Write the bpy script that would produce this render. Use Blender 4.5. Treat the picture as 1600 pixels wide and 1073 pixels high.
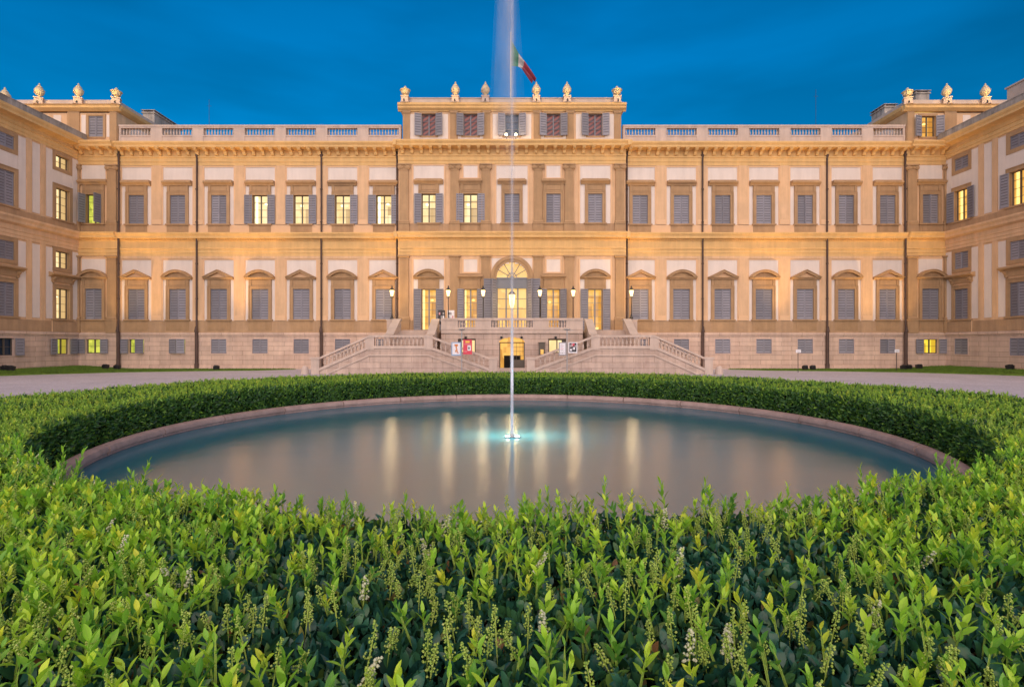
import bpy, math, random
import numpy as np
from mathutils import Vector, Matrix
random.seed(7); rng = np.random.default_rng(7)
for o in list(bpy.data.objects): bpy.data.objects.remove(o)
S = bpy.context.scene; C = S.collection
R = math.radians; PI = math.pi

# ------------------------------------------------------------------ camera
cam = bpy.data.cameras.new('camera'); co = bpy.data.objects.new('camera', cam); C.objects.link(co)
CH = 2.35                                   # eye height
co.location = (0, 0, CH); co.rotation_euler = (R(90), 0, 0)
cam.sensor_width = 36; cam.lens = 18.83; cam.clip_start = .05; cam.clip_end = 3000
S.camera = co
S.render.resolution_x = 1024; S.render.resolution_y = 686

# ------------------------------------------------------------------ sky
SUN_EL, SUN_AZ = R(20), R(205)              # after-glow, behind and a little left of the camera
w = bpy.data.worlds.new('World'); S.world = w; w.use_nodes = True
nt = w.node_tree; nt.nodes.clear()
def N(nt, t, **k):
    n = nt.nodes.new(t)
    for a, b in k.items():
        if a == 'i':
            for q, v in b.items(): n.inputs[q].default_value = v
        else: setattr(n, a, b)
    return n
wo = N(nt, 'ShaderNodeOutputWorld'); bg = N(nt, 'ShaderNodeBackground', i={'Strength': .125})
sky = N(nt, 'ShaderNodeTexSky', sky_type='NISHITA', sun_disc=False, sun_elevation=R(9), sun_rotation=PI - R(4) , altitude=100, air_density=1.0, dust_density=.2, ozone_density=6.0)
tc = N(nt, 'ShaderNodeTexCoord')
mp = N(nt, 'ShaderNodeMapping', i={'Scale': (1.2, 1.2, 5)})
cl = N(nt, 'ShaderNodeTexNoise', i={'Scale': 1.7, 'Detail': 4, 'Roughness': .5})
rm = N(nt, 'ShaderNodeMapRange', i={'From Min': .36, 'From Max': .66, 'To Min': .80, 'To Max': 1.16})
hs = N(nt, 'ShaderNodeHueSaturation', i={'Saturation': 1.35, 'Value': 1.0})
tint = N(nt, 'ShaderNodeMix', data_type='RGBA')
spw = N(nt, 'ShaderNodeSeparateXYZ'); fac = N(nt, 'ShaderNodeMapRange', interpolation_type='SMOOTHSTEP', i={'From Min': -.2, 'From Max': .32})
tm = N(nt, 'ShaderNodeVectorMath', operation='MULTIPLY')
tint.inputs['A'].default_value = (2.4, 1.85, 1.65, 1); tint.inputs['B'].default_value = (.14, 1.20, 1.0, 1)
mul = N(nt, 'ShaderNodeVectorMath', operation='SCALE')
L = nt.links.new
L(tc.outputs['Generated'], mp.inputs[0]); L(mp.outputs[0], cl.inputs['Vector']); L(cl.outputs['Fac'], rm.inputs[0])
L(sky.outputs[0], hs.inputs['Color']); L(tc.outputs['Generated'], spw.inputs[0]); L(spw.outputs['Y'], fac.inputs[0]); L(fac.outputs[0], tint.inputs['Factor']); L(hs.outputs[0], tm.inputs[0]); L(tint.outputs['Result'], tm.inputs[1]); L(tm.outputs[0], mul.inputs[0]); L(rm.outputs[0], mul.inputs['Scale'])
L(mul.outputs[0], bg.inputs[0]); L(bg.outputs[0], wo.inputs[0])

# ------------------------------------------------------------------ sun
sl = bpy.data.lights.new('sun', 'SUN'); sl.energy = 3.5; sl.angle = R(115); sl.color = (1, .675, .39)
so = bpy.data.objects.new('sun', sl); C.objects.link(so)
sd = Vector((-.05, -.90, .40)).normalized()      # towards the sun
so.rotation_euler = sd.to_track_quat('Z', 'Y').to_euler(); so.location = (0, -5, 30)
S.view_settings.view_transform = 'Standard'; S.view_settings.look = 'None'; S.view_settings.exposure = .35; S.view_settings.gamma = 1
S.cycles.transparent_max_bounces = 32

# ------------------------------------------------------------------ mesh helpers
class MB:
    def __init__(s): s.v = []; s.f = []; s.m = []
    def add(s, vs, fs, m=0):
        o = len(s.v); s.v += [tuple(p) for p in vs]
        for f in fs: s.f.append(tuple(i + o for i in f)); s.m.append(m)
    def box(s, x0, x1, y0, y1, z0, z1, m=0):
        s.add([(x0,y0,z0),(x1,y0,z0),(x1,y1,z0),(x0,y1,z0),(x0,y0,z1),(x1,y0,z1),(x1,y1,z1),(x0,y1,z1)],
              [(0,1,5,4),(1,2,6,5),(2,3,7,6),(3,0,4,7),(4,5,6,7),(3,2,1,0)], m)
    def prism(s, poly, a, b, axis='x', m=0):
        n = len(poly)
        if axis == 'x': vs = [(a,p,q) for p,q in poly] + [(b,p,q) for p,q in poly]
        elif axis == 'y': vs = [(p,a,q) for p,q in poly] + [(p,b,q) for p,q in poly]
        else: vs = [(p,q,a) for p,q in poly] + [(p,q,b) for p,q in poly]
        s.add(vs, [(i,(i+1)%n,n+(i+1)%n,n+i) for i in range(n)] + [tuple(range(n))[::-1], tuple(range(n,2*n))], m)
    def lathe(s, prof, n=16, c=(0,0,0), m=0, cap=True):
        vs = []; fs = []
        for r, z in prof:
            for k in range(n):
                a = 2*PI*(k+.5)/n; vs.append((c[0]+r*math.cos(a), c[1]+r*math.sin(a), c[2]+z))
        for i in range(len(prof)-1):
            for k in range(n): fs.append((i*n+k, i*n+(k+1)%n, (i+1)*n+(k+1)%n, (i+1)*n+k))
        if cap: fs.append(tuple(range(n))[::-1]); fs.append(tuple((len(prof)-1)*n+k for k in range(n)))
        s.add(vs, fs, m)
    def tube(s, pts, r, n=8, m=0):
        pts = [Vector(p) for p in pts]; vs = []; fs = []
        rs = r if isinstance(r, (list, tuple)) else [r]*len(pts)
        for i, p in enumerate(pts):
            d = (pts[min(i+1,len(pts)-1)] - pts[max(i-1,0)]).normalized()
            u = d.cross(Vector((0,1,0)) if abs(d.y) < .9 else Vector((1,0,0))).normalized(); q = d.cross(u)
            for k in range(n):
                a = 2*PI*k/n; vs.append(p + (u*math.cos(a) + q*math.sin(a))*rs[i])
        for i in range(len(pts)-1):
            for k in range(n): fs.append((i*n+k, i*n+(k+1)%n, (i+1)*n+(k+1)%n, (i+1)*n+k))
        fs.append(tuple(range(n))[::-1]); fs.append(tuple((len(pts)-1)*n+k for k in range(n)))
        s.add(vs, fs, m)
    def wall(s, x0, x1, z0, z1, y, holes=(), m=0):
        xs = sorted({x0, x1, *[min(max(h[i],x0),x1) for h in holes for i in (0,1)]})
        zs = sorted({z0, z1, *[min(max(h[i],z0),z1) for h in holes for i in (2,3)]})
        for a, b in zip(xs, xs[1:]):
            for c, d in zip(zs, zs[1:]):
                p, q = (a+b)/2, (c+d)/2
                if any(h[0] < p < h[1] and h[2] < q < h[3] for h in holes): continue
                s.add([(a,y,c),(b,y,c),(b,y,d),(a,y,d)], [(0,1,2,3)], m)
    def data(s, name, mats, smooth=False):
        me = bpy.data.meshes.new(name); me.from_pydata(s.v, [], s.f)
        for mt in (mats if isinstance(mats, (list, tuple)) else [mats]): me.materials.append(mt)
        me.polygons.foreach_set('material_index', s.m)
        if smooth:
            me.polygons.foreach_set('use_smooth', [True]*len(s.f))
            try: me.set_sharp_from_angle(angle=R(40))
            except Exception: pass
        me.update(); return me
    def build(s, name, mats, parent=None, loc=(0,0,0), rz=0, smooth=False):
        return put(name, s.data(name, mats, smooth), parent, loc, rz)
def put(name, me, parent=None, loc=(0,0,0), rz=0):
    o = bpy.data.objects.new(name, me); C.objects.link(o); o.location = loc; o.rotation_euler = (0,0,rz)
    if parent: o.parent = parent
    return o
def tag(o, label=None, cat=None, group=None, kind=None):
    for k, v in (('label',label),('category',cat),('group',group),('kind',kind)):
        if v: o[k] = v
    return o
def thing(name, label, cat, loc=(0,0,0), rz=0, group=None):
    o = put(name, None, None, loc, rz); o.empty_display_size = .3
    return tag(o, label, cat, group)
def lamp(kind, loc, energy, color, parent=None, size=.05, aim=None, spot=60, blend=.6):
    l = bpy.data.lights.new('lamp_light', kind); l.energy = energy; l.color = color
    if kind == 'SPOT': l.spot_size = R(spot); l.spot_blend = blend
    l.shadow_soft_size = size
    o = bpy.data.objects.new('lamp_light', l); C.objects.link(o); o.location = loc
    if aim: o.rotation_euler = (Vector(loc) - Vector(aim)).to_track_quat('Z','Y').to_euler()
    if parent:
        o.parent = parent; o.matrix_parent_inverse = parent.matrix_basis.inverted()
    return o

# ------------------------------------------------------------------ materials
def mat(name, col, rough=.8, var=.12, scale=1.5, bump=.15, bscale=30, spec=.3, stain=None, rnd=0, brick=None, metal=0, streak=0):
    """stucco / stone / paint: base colour with cloudy variation, optional stains, optional ashlar joints"""
    m = bpy.data.materials.new(name); m.use_nodes = True; nt = m.node_tree; b = nt.nodes['Principled BSDF']; L = nt.links.new
    b.inputs['Roughness'].default_value = rough; b.inputs['Specular IOR Level'].default_value = spec; b.inputs['Metallic'].default_value = metal
    tc = N(nt,'ShaderNodeTexCoord'); vec = tc.outputs['Object']
    if rnd:
        oi = N(nt,'ShaderNodeObjectInfo'); ad = N(nt,'ShaderNodeVectorMath',operation='ADD'); sc = N(nt,'ShaderNodeVectorMath',operation='SCALE',i={'Scale':1.0})
        L(oi.outputs['Location'], sc.inputs[0]); L(vec, ad.inputs[0]); L(sc.outputs[0], ad.inputs[1]); vec = ad.outputs[0]
    n1 = N(nt,'ShaderNodeTexNoise',i={'Scale':scale,'Detail':6,'Roughness':.65}); L(vec, n1.inputs['Vector'])
    r1 = N(nt,'ShaderNodeMapRange',i={'From Min':.3,'From Max':.7,'To Min':1-var,'To Max':1+var}); L(n1.outputs['Fac'], r1.inputs[0])
    mx = N(nt,'ShaderNodeVectorMath',operation='SCALE'); L(r1.outputs[0], mx.inputs['Scale']); mx.inputs[0].default_value = col[:3]
    out = mx.outputs[0]
    if streak:
        ms_ = N(nt,'ShaderNodeMapping',i={'Scale':(1.0,1.0,.09)}); L(vec, ms_.inputs[0]); ns_ = N(nt,'ShaderNodeTexNoise',i={'Scale':2.0,'Detail':7,'Roughness':.7}); L(ms_.outputs[0], ns_.inputs['Vector'])
        rs_ = N(nt,'ShaderNodeMapRange',i={'From Min':.35,'From Max':.65,'To Min':1-streak,'To Max':1+streak*.5}); L(ns_.outputs['Fac'], rs_.inputs[0]); m5 = N(nt,'ShaderNodeVectorMath',operation='SCALE'); L(out, m5.inputs[0]); L(rs_.outputs[0], m5.inputs['Scale']); out = m5.outputs[0]
    if rnd:
        r3 = N(nt,'ShaderNodeMapRange',i={'To Min':1-rnd,'To Max':1+rnd}); L(oi.outputs['Random'], r3.inputs[0])
        m3 = N(nt,'ShaderNodeVectorMath',operation='SCALE'); L(out, m3.inputs[0]); L(r3.outputs[0], m3.inputs['Scale']); out = m3.outputs[0]
    if stain:
        scol, samt, sscale = stain
        mpn = N(nt,'ShaderNodeMapping',i={'Scale':(1,1,.35)}); L(vec, mpn.inputs[0])
        n2 = N(nt,'ShaderNodeTexNoise',i={'Scale':sscale,'Detail':8,'Roughness':.7}); L(mpn.outputs[0], n2.inputs['Vector'])
        r2 = N(nt,'ShaderNodeMapRange',i={'From Min':.5,'From Max':.75,'To Min':0,'To Max':samt}); L(n2.outputs['Fac'], r2.inputs[0])
        mm = N(nt,'ShaderNodeMix',data_type='RGBA'); L(r2.outputs[0], mm.inputs['Factor']); L(out, mm.inputs['A']); mm.inputs['B'].default_value = (*scol,1); out = mm.outputs['Result']
    bm = N(nt,'ShaderNodeBump',i={'Strength':bump,'Distance':.02}); n4 = N(nt,'ShaderNodeTexNoise',i={'Scale':bscale,'Detail':4}); L(vec, n4.inputs['Vector']); L(n4.outputs['Fac'], bm.inputs['Height'])
    if brick:
        bw, bh, ms = brick
        rot = N(nt,'ShaderNodeCombineXYZ'); sp = N(nt,'ShaderNodeSeparateXYZ'); L(vec, sp.inputs[0])
        L(sp.outputs['X'], rot.inputs['X']); L(sp.outputs['Z'], rot.inputs['Y'])
        br = N(nt,'ShaderNodeTexBrick',i={'Scale':1.0,'Brick Width':bw,'Row Height':bh,'Mortar Size':ms,'Mortar Smooth':.1,'Bias':0,'Color1':(.9,.88,.88,1),'Color2':(1.06,1.04,1.02,1),'Mortar':(.6,.55,.52,1)}); L(rot.outputs[0], br.inputs['Vector'])
        mb = N(nt,'ShaderNodeMix',data_type='RGBA',blend_type='MULTIPLY',i={'Factor':1.0}); L(out, mb.inputs['A']); L(br.outputs['Color'], mb.inputs['B']); out = mb.outputs['Result']
        b2 = N(nt,'ShaderNodeBump',i={'Strength':.5,'Distance':.02}); b2.invert = True; L(br.outputs['Fac'], b2.inputs['Height']); L(bm.outputs[0], b2.inputs['Normal']); bm = b2
    L(out, b.inputs['Base Color']); L(bm.outputs[0], b.inputs['Normal'])
    return m
def emis(name, col, strength, var=0, scale=2.0, bands=None, col2=None):
    m = bpy.data.materials.new(name); m.use_nodes = True; nt = m.node_tree; b = nt.nodes['Principled BSDF']; L = nt.links.new
    b.inputs['Base Color'].default_value = (.05,.05,.05,1); b.inputs['Roughness'].default_value = .15
    b.inputs['Emission Color'].default_value = (*col,1); b.inputs['Emission Strength'].default_value = strength
    if var:
        tc = N(nt,'ShaderNodeTexCoord'); oi = N(nt,'ShaderNodeObjectInfo'); ad = N(nt,'ShaderNodeVectorMath',operation='ADD'); L(tc.outputs['Object'], ad.inputs[0]); L(oi.outputs['Location'], ad.inputs[1])
        mp = N(nt,'ShaderNodeMapping',i={'Scale':(1.6,1,.9)}); L(ad.outputs[0], mp.inputs[0])
        n = N(nt,'ShaderNodeTexVoronoi',feature='F1',distance='CHEBYCHEV',i={'Scale':scale,'Randomness':.9}); L(mp.outputs[0], n.inputs['Vector'])
        nn = N(nt,'ShaderNodeTexNoise',i={'Scale':scale*1.3,'Detail':3}); L(mp.outputs[0], nn.inputs['Vector'])
        sp = N(nt,'ShaderNodeSeparateColor'); L(n.outputs['Color'], sp.inputs[0])
        av = N(nt,'ShaderNodeMath',operation='ADD'); L(sp.outputs[0], av.inputs[0]); L(nn.outputs['Fac'], av.inputs[1])
        r = N(nt,'ShaderNodeMapRange',i={'From Min':.3,'From Max':1.4,'To Min':0,'To Max':1}); L(av.outputs[0], r.inputs[0])
        mm = N(nt,'ShaderNodeMix',data_type='RGBA'); L(r.outputs[0], mm.inputs['Factor']); c2 = col2 or tuple(c*(1-var) for c in col)
        mm.inputs['A'].default_value = (*c2,1); mm.inputs['B'].default_value = (*col,1); L(mm.outputs['Result'], b.inputs['Emission Color'])
    return m
M = {}
M['white'] = mat('cream_stucco', (.75,.66,.59), .9, .05, .6, .1, 25, .2, stain=((.55,.45,.38),.25,.8), streak=0.06)
M['tan'] = mat('tan_stucco', (.70,.465,.275), .9, .08, .7, .1, 25, .2, stain=((.5,.32,.19),.3,1.0), streak=0.13)
M['frame'] = mat('peach_moulding', (.74,.49,.29), .9, .05, 1, .1, 25, .2)
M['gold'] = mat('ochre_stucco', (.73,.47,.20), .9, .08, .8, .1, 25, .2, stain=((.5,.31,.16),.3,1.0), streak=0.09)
M['brown'] = mat('brown_stone_trim', (.43,.275,.15), .85, .1, 1.2, .2, 25, .2, stain=((.3,.19,.1),.35,1.2), rnd=.05, streak=0.12)
M['dado'] = mat('brown_dado', (.46,.30,.175), .85, .1, 1.0, .2, 25, .2, stain=((.36,.25,.17),.4,.9), streak=0.15)
M['base'] = mat('pink_ashlar', (.65,.485,.385), .85, .1, .8, .2, 25, .25, stain=((.48,.29,.22),.35,.9), brick=(1.9,.42,.016), streak=0.13)
M['stone'] = mat('pale_pink_stone', (.57,.455,.385), .85, .1, 1.0, .25, 25, .25, stain=((.38,.29,.25),.4,1.1), streak=0.12)
M['stair'] = mat('stair_ashlar', (.55,.43,.36), .85, .12, 1.0, .25, 25, .25, stain=((.36,.24,.2),.5,.9), brick=(1.6,.45,.014), streak=0.15)
M['coping'] = mat('grey_parapet_stone', (.50,.42,.37), .85, .12, 1.0, .25, 25, .25, stain=((.3,.25,.22),.4,1.0))
M['dirty'] = mat('stained_parapet', (.40,.36,.32), .9, .2, .8, .25, 25, .2, stain=((.06,.06,.06),.9,1.1), streak=0.3)
M['shutter'] = mat('grey_shutter_paint', (.235,.228,.26), .55, .08, 2, .05, 25, .4, rnd=.2)
M['shuttershade'] = mat('louvre_gap_shade', (.12,.117,.135), .7, .06, 2, .05, 25, .3)  # darker shutter paint, the shade between the slats put into its colour
M['greyframe'] = mat('grey_joinery_paint', (.17,.18,.21), .5, .05, 2, .05, 25, .4)
M['sash'] = mat('dark_sash', (.12,.10,.08), .6, .05, 2, .05, 25, .3)
M['iron'] = mat('dark_iron', (.03,.028,.027), .5, .1, 4, .1, 40, .5)
M['pipe'] = mat('brown_copper_pipe', (.085,.05,.038), .6, .2, 1.5, .1, 40, .4)
M['roof'] = mat('clay_roof', (.28,.13,.09), .9, .2, 2, .3, 10, .2)
M['black'] = mat('black_housing', (.02,.02,.022), .5, .1, 4, .1, 40, .5)
M['dark'] = mat('dark_room', (.02,.02,.025), .9, .1, 2, 0, 10, .1)
M['glassdark'] = mat('dark_window_glass', (.03,.05,.08), .08, .1, 1, 0, 10, .6)
M['lit'] = emis('lit_cream_room', (1.0,.79,.42), .92, .35, .9, col2=(.90,.58,.22))
M['amber'] = emis('lit_amber_room', (1.0,.52,.10), .8, .4, 1.1, col2=(.60,.25,.035))
M['green'] = emis('lit_green_room', (.72,.72,.10), .8, .4, 2.2, col2=(.25,.30,.03))
M['yellow'] = emis('lit_yellow_room', (1.0,.74,.06), .95, .2, 2.2)
M['glow'] = emis('lantern_glass', (1.0,.68,.27), 3.2)
M['spot'] = emis('floodlight_lens', (1.0,.75,.4), 12)
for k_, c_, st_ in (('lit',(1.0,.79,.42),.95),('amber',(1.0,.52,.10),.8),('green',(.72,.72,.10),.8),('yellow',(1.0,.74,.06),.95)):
    M[k_+'dim'] = emis('room_glow_dim', tuple(q*d for q, d in zip(c_, (.62,.50,.38))), st_*.9); M[k_+'hot'] = emis('room_glow_hot', tuple(min(1,q*1.15+.1) for q in c_), st_*1.7)  # room light painted as glow: dim side wall, floor and door, hot ceiling and lamp
# rooms under the attic roof: red beams, dim room light put in as glow
def redroom():
    m = bpy.data.materials.new('red_beamed_ceiling'); m.use_nodes = True; nt = m.node_tree; b = nt.nodes['Principled BSDF']; L = nt.links.new
    tc = N(nt,'ShaderNodeTexCoord'); mp = N(nt,'ShaderNodeMapping',i={'Rotation':(0,R(35),0)}); wv = N(nt,'ShaderNodeTexWave',bands_direction='Z',i={'Scale':.9,'Distortion':1.5,'Detail':2})
    cr = N(nt,'ShaderNodeMix',data_type='RGBA'); cr.inputs['A'].default_value = (.04,.02,.025,1); cr.inputs['B'].default_value = (.42,.09,.055,1)
    L(tc.outputs['Object'], mp.inputs[0]); L(mp.outputs[0], wv.inputs[0]); L(wv.outputs['Fac'], cr.inputs['Factor'])
    L(cr.outputs['Result'], b.inputs['Emission Color']); b.inputs['Base Color'].default_value = (.03,.02,.02,1); b.inputs['Emission Strength'].default_value = .5; b.inputs['Roughness'].default_value = .2
    return m
M['red'] = redroom()

# ------------------------------------------------------------------ window kit (local: x along wall, y into wall, z up; origin = middle of the sill line, on the wall plane)
def shutter_mesh(wd, h):
    b = MB(); t = .07; st = .07
    b.box(0, st, -t/2, t/2, 0, h); b.box(wd-st, wd, -t/2, t/2, 0, h)
    nr = 4 if h > 1.8 else 2
    for k in range(nr):
        z = (h-.08)*k/(nr-1); b.box(st, wd-st, -t/2+.002, t/2-.002, z, z+.08)
    b.box(st, wd-st, -.004, .004, .05, h-.05, 1)
    n = max(3, round((h-.16)/.23)); pt = (h-.16)/n
    for k in range(n):
        z = .08 + pt*k
        for q in (-1,1): b.add([(st,q*.03,z),(wd-st,q*.03,z),(wd-st,q*.007,z+pt*.78),(st,q*.007,z+pt*.78)], [(0,1,2,3)])
    return b.data('shutter', [M['shutter'], M['shuttershade']])
def glaz_mesh(wd, h, rows, cols=2, m='sash', bar=.03, fr=.07):
    b = MB(); b.box(-wd/2, -wd/2+fr, -.03, .03, 0, h); b.box(wd/2-fr, wd/2, -.03, .03, 0, h)
    b.box(-wd/2+fr, wd/2-fr, -.03, .03, 0, fr); b.box(-wd/2+fr, wd/2-fr, -.03, .03, h-fr, h)
    for c in range(1, cols): x = -wd/2 + wd*c/cols; b.box(x-fr*.8, x+fr*.8, -.04, .028, fr, h-fr)
    for r in range(1, rows): z = h*r/rows; b.box(-wd/2+fr, wd/2-fr, -.02, .02, z-bar/2, z+bar/2)
    return b.data('window_sash', M[m])
def pane_mesh(wd, h, m, v=0):
    """what shows through a window: dark board, or a lit room 0.75 m deep whose walls, ceiling, door and lamp glow in painted light and shade"""
    b = MB()
    if m in ('dark','glassdark','red'): b.box(-wd/2, wd/2, 0, .02, 0, h); return b.data('window_pane', M[m])
    a = wd/2+.25; D = .8; z0, z1 = -.25, h+.3
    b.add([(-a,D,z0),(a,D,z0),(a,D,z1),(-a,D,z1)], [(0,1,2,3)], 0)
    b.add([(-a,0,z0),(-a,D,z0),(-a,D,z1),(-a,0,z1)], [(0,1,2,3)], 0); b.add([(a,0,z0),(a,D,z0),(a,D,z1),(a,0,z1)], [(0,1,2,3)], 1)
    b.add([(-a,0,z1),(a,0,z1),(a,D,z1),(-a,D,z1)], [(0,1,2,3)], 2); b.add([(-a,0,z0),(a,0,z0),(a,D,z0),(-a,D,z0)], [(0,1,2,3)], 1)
    if h > 1.8:
        b.box(-a, a, D-.05, D-.002, h*.80, h*.84, 1)
        if v == 0: b.box(-.05, .5, D-.06, D-.002, z0, h*.62, 1); b.lathe([(.01,0),(.13,.06),(.15,.16),(.02,.24)], 10, (-.28,.45,h*.66), 2)
        if v == 1: b.box(-.55, -.15, D-.04, D-.002, h*.32, h*.6, 1); b.box(-.02, .45, D-.04, D-.002, h*.35, h*.66, 1); b.lathe([(.02,0),(.1,.03),(.16,.22),(.02,.25)], 10, (.3,.5,.05), 2)
        if v == 2: b.box(-.62,-.42,.06,.12,0,h,2); b.box(.1, .6, D-.05, D-.002, z0, h*.7, 1); b.box(.15,.55,D-.07,D-.05,h*.1,h*.4,0); b.lathe([(.01,0),(.16,.05),(.16,.1),(.02,.2)], 10, (.2,.4,h*.72), 2)
    else: b.box(-.1, .4, D-.05, D-.002, z0, h*.7, 1)
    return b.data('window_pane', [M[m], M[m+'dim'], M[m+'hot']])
CACHE = {}
def cached(key, fn, *a):
    if key not in CACHE: CACHE[key] = fn(*a)
    return CACHE[key]
def surround(wd, h, kind):
    """frame of a window: reveal, architrave, neck and sill"""
    b = MB(); d = .34; a = wd/2
    for x in (-a, a): b.add([(x,0,0),(x,d,0),(x,d,h),(x,0,h)], [(0,1,2,3)])
    for z in (0, h): b.add([(-a,0,z),(a,0,z),(a,d,z),(-a,d,z)], [(0,1,2,3)])
    if kind in ('gf', 'ff', 'door'):
        j = .29
        for s in (-1, 1):
            x0, x1 = sorted((s*a, s*(a+j))); b.box(x0, x1, -.10, .02, 0, h+.28)
            x0, x1 = sorted((s*(a+j-.1), s*(a+j))); b.box(x0, x1, -.14, -.1, 0, h+.28)
        b.box(-a, a, -.10, .02, h, h+.28); b.box(-a-j+.1, a+j-.1, -.13, -.1, h+.18, h+.26)
        nk = {'gf':.62,'ff':.57,'door':.62}[kind]
        b.box(-a-j, a+j, -.08, .02, h+.28, h+.28+nk); b.box(-a-j+.3, a+j-.3, -.11, -.08, h+.35, h+.2+nk)
        for s in (-1,1): x0, x1 = sorted((s*(a+.02), s*(a+j-.03))); b.box(x0, x1, -.13, -.08, h+.3, h+.28+nk)
        if kind != 'door':
            b.box(-a-j-.1, a+j+.1, -.2, .02, -.12, 0)
            b.box(-a-j, a+j, -.08, .02, -.84 if kind == 'ff' else -1.05, -.12); b.box(-a-.05, a+.05, -.1, -.08, -.72 if kind == 'ff' else -.9, -.25)
    elif kind == 'plain':
        j = .2
        b.box(-a-j, -a, -.06, .02, -j*.6, h+j); b.box(a, a+j, -.06, .02, -j*.6, h+j); b.box(-a, a, -.06, .02, h, h+j); b.box(-a, a, -.06, .02, -j*.6, 0)
    elif kind == 'wing':
        j = .32
        b.box(-a-j, -a, -.1, .02, 0, h+.36); b.box(a, a+j, -.1, .02, 0, h+.36); b.box(-a, a, -.1, .02, h, h+.36); b.box(-a-j+.04, a+j-.04, -.15, -.1, h+.28, h+.34); b.box(-a-j-.1, a+j+.1, -.16, .02, -.14, 0)
    elif kind == 'wingsmall':
        j = .32
        b.box(-a-j, -a, -.06, .02, -j, h+j); b.box(a, a+j, -.06, .02, -j, h+j); b.box(-a, a, -.06, .02, h, h+j); b.box(-a, a, -.06, .02, -j, 0)
    elif kind == 'base':
        j = .05
        b.box(-a-j, -a, -.03, .02, -j, h+j); b.box(a, a+j, -.03, .02, -j, h+j); b.box(-a, a, -.03, .02, h, h+j); b.box(-a, a, -.03, .02, -j, 0)
    return b.data('window', M['base2'] if kind == 'base' else M['brown'])
M['base2'] = mat('pink_stone_frame', (.66,.475,.39), .85, .1, .8, .2, 25, .25)
def hood(kind, hw):
    """pediment over a window; origin at its underside on the wall plane"""
    b = MB()
    if kind == 'flat':
        b.prism([(0,0),(-.16,0),(-.2,.1),(-.34,.2),(-.38,.24),(-.38,.34),(-.3,.4),(0,.46)], -hw, hw)
        b.box(-hw+.12, hw-.12, -.2, 0, .4, .5)
    else:
        n = 14; outer = []; inner = []
        if kind == 'tri':
            outer = [(-hw,.2),(0,.88),(hw,.2)]; inner = [(-hw+.5,.22),(0,.63),(hw-.5,.22)]
        else:
            for k in range(n+1):
                t = -1 + 2*k/n; outer.append((hw*t, .2+.68*math.cos(t*PI/2)**.75 if abs(t) < 1 else .2))
                inner.append(((hw-.34)*t, .2+.44*max(math.cos(t*PI/2),0)**.75+.02))
        b.prism([(0,0),(-.2,0),(-.24,.08),(-.34,.13),(-.34,.2),(0,.2)], -hw+.02, hw-.02)
        k = len(outer)
        for i in range(k-1):
            q = [outer[i], outer[i+1], inner[i+1], inner[i]]
            b.prism(q, -.4, 0, 'y')
        mid = [((o[0]*.82+i_[0]*.18), (o[1]*.82+i_[1]*.18)) for o, i_ in zip(outer, inner)]
        for i in range(k-1): b.prism([outer[i], outer[i+1], mid[i+1], mid[i]], -.46, -.4, 'y')
        b.prism(inner, -.12, -.1, 'y', 1 if kind == 'tri' else 0)
    return b.data('pediment', [M['brown'], M['frame']], )
def make_window(parent, x, z, wd, h, sur, state='closed', pane='lit', hd=None, hz=0, hw=1.38, y=0, rows=4, ang=(172,172), cols=2, sash='sash', label=None):
    o = put('window', cached(('s',wd,h,sur), surround, wd, h, sur), parent, (x, y, z))
    if label: o['label'] = label
    if hd: put('pediment', cached(('h',hd,hw), hood, hd, hw), o, (0, -.003, hz))
    sw = wd/2 - .012
    sm = cached(('sh',sw,h), shutter_mesh, sw, h-.02) if state != 'none' else None
    if state == 'closed':
        aj = [random.uniform(.03,.12) if random.random() < .25 else random.uniform(0,.015) for _ in (0,1)]
        put('shutter', sm, o, (-wd/2+.008, .04, .01), -aj[0]); put('shutter', sm, o, (wd/2-.008, .042, .01), PI+aj[1])
        put('window_pane', cached(('p',wd,h,'dark'), pane_mesh, wd-.01, h, 'dark'), o, (0,.3,0))
    else:
        if state == 'open':
            for s, a in zip((-1,1), ang):
                c = put('shutter', sm, o, (s*(wd/2+.005), -.12, .01), (PI if s > 0 else 0) + s*R(a))
        put('window_sash', cached(('g',wd,h,rows,cols,sash), glaz_mesh, wd-.01, h, rows, cols, sash), o, (0,.2,0))
        v_ = random.choice((0,1,2)); put('window_pane', cached(('p',wd,h,pane,v_), pane_mesh, wd-.01, h, pane, v_), o, (0,.345 if pane in ('lit','amber','green','yellow') else .3,0))
    return o

# ================================================================== PALACE main block
YF = 49.2
pal = thing('palace', 'long ochre and cream palace front behind the fountain, with a raised central attic', 'palace', (0, YF, 0))
HB, PX, PXO = 10.35, 36.0, 39.62                 # half widths: central block, start of the corner pavilions, corner
bays = [11.765 + 3.782*k for k in range(7)]
PC, PP = .45, .25                                # how far the central block and the corner pavilions stand forward
GZ, GH, GW = 4.55, 2.8, 1.53
FZ, FH, FW = 13.3, 2.65, 1.41
BZ, BHt, BW = 1.44, 1.32, 1.4
pavx = 38.2
cb = [7.57, 3.77]
side_holes = lambda xs: [(x-w_/2, x+w_/2, z, z+h) for x in xs for (w_,z,h) in ((GW,GZ,GH),(FW,FZ,FH))]
base_holes = lambda xs: [(x-BW/2, x+BW/2, BZ, BZ+BHt) for x in xs]
W = MB()    # materials: 0 white 1 tan 2 frame 3 dado 4 gold
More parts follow.
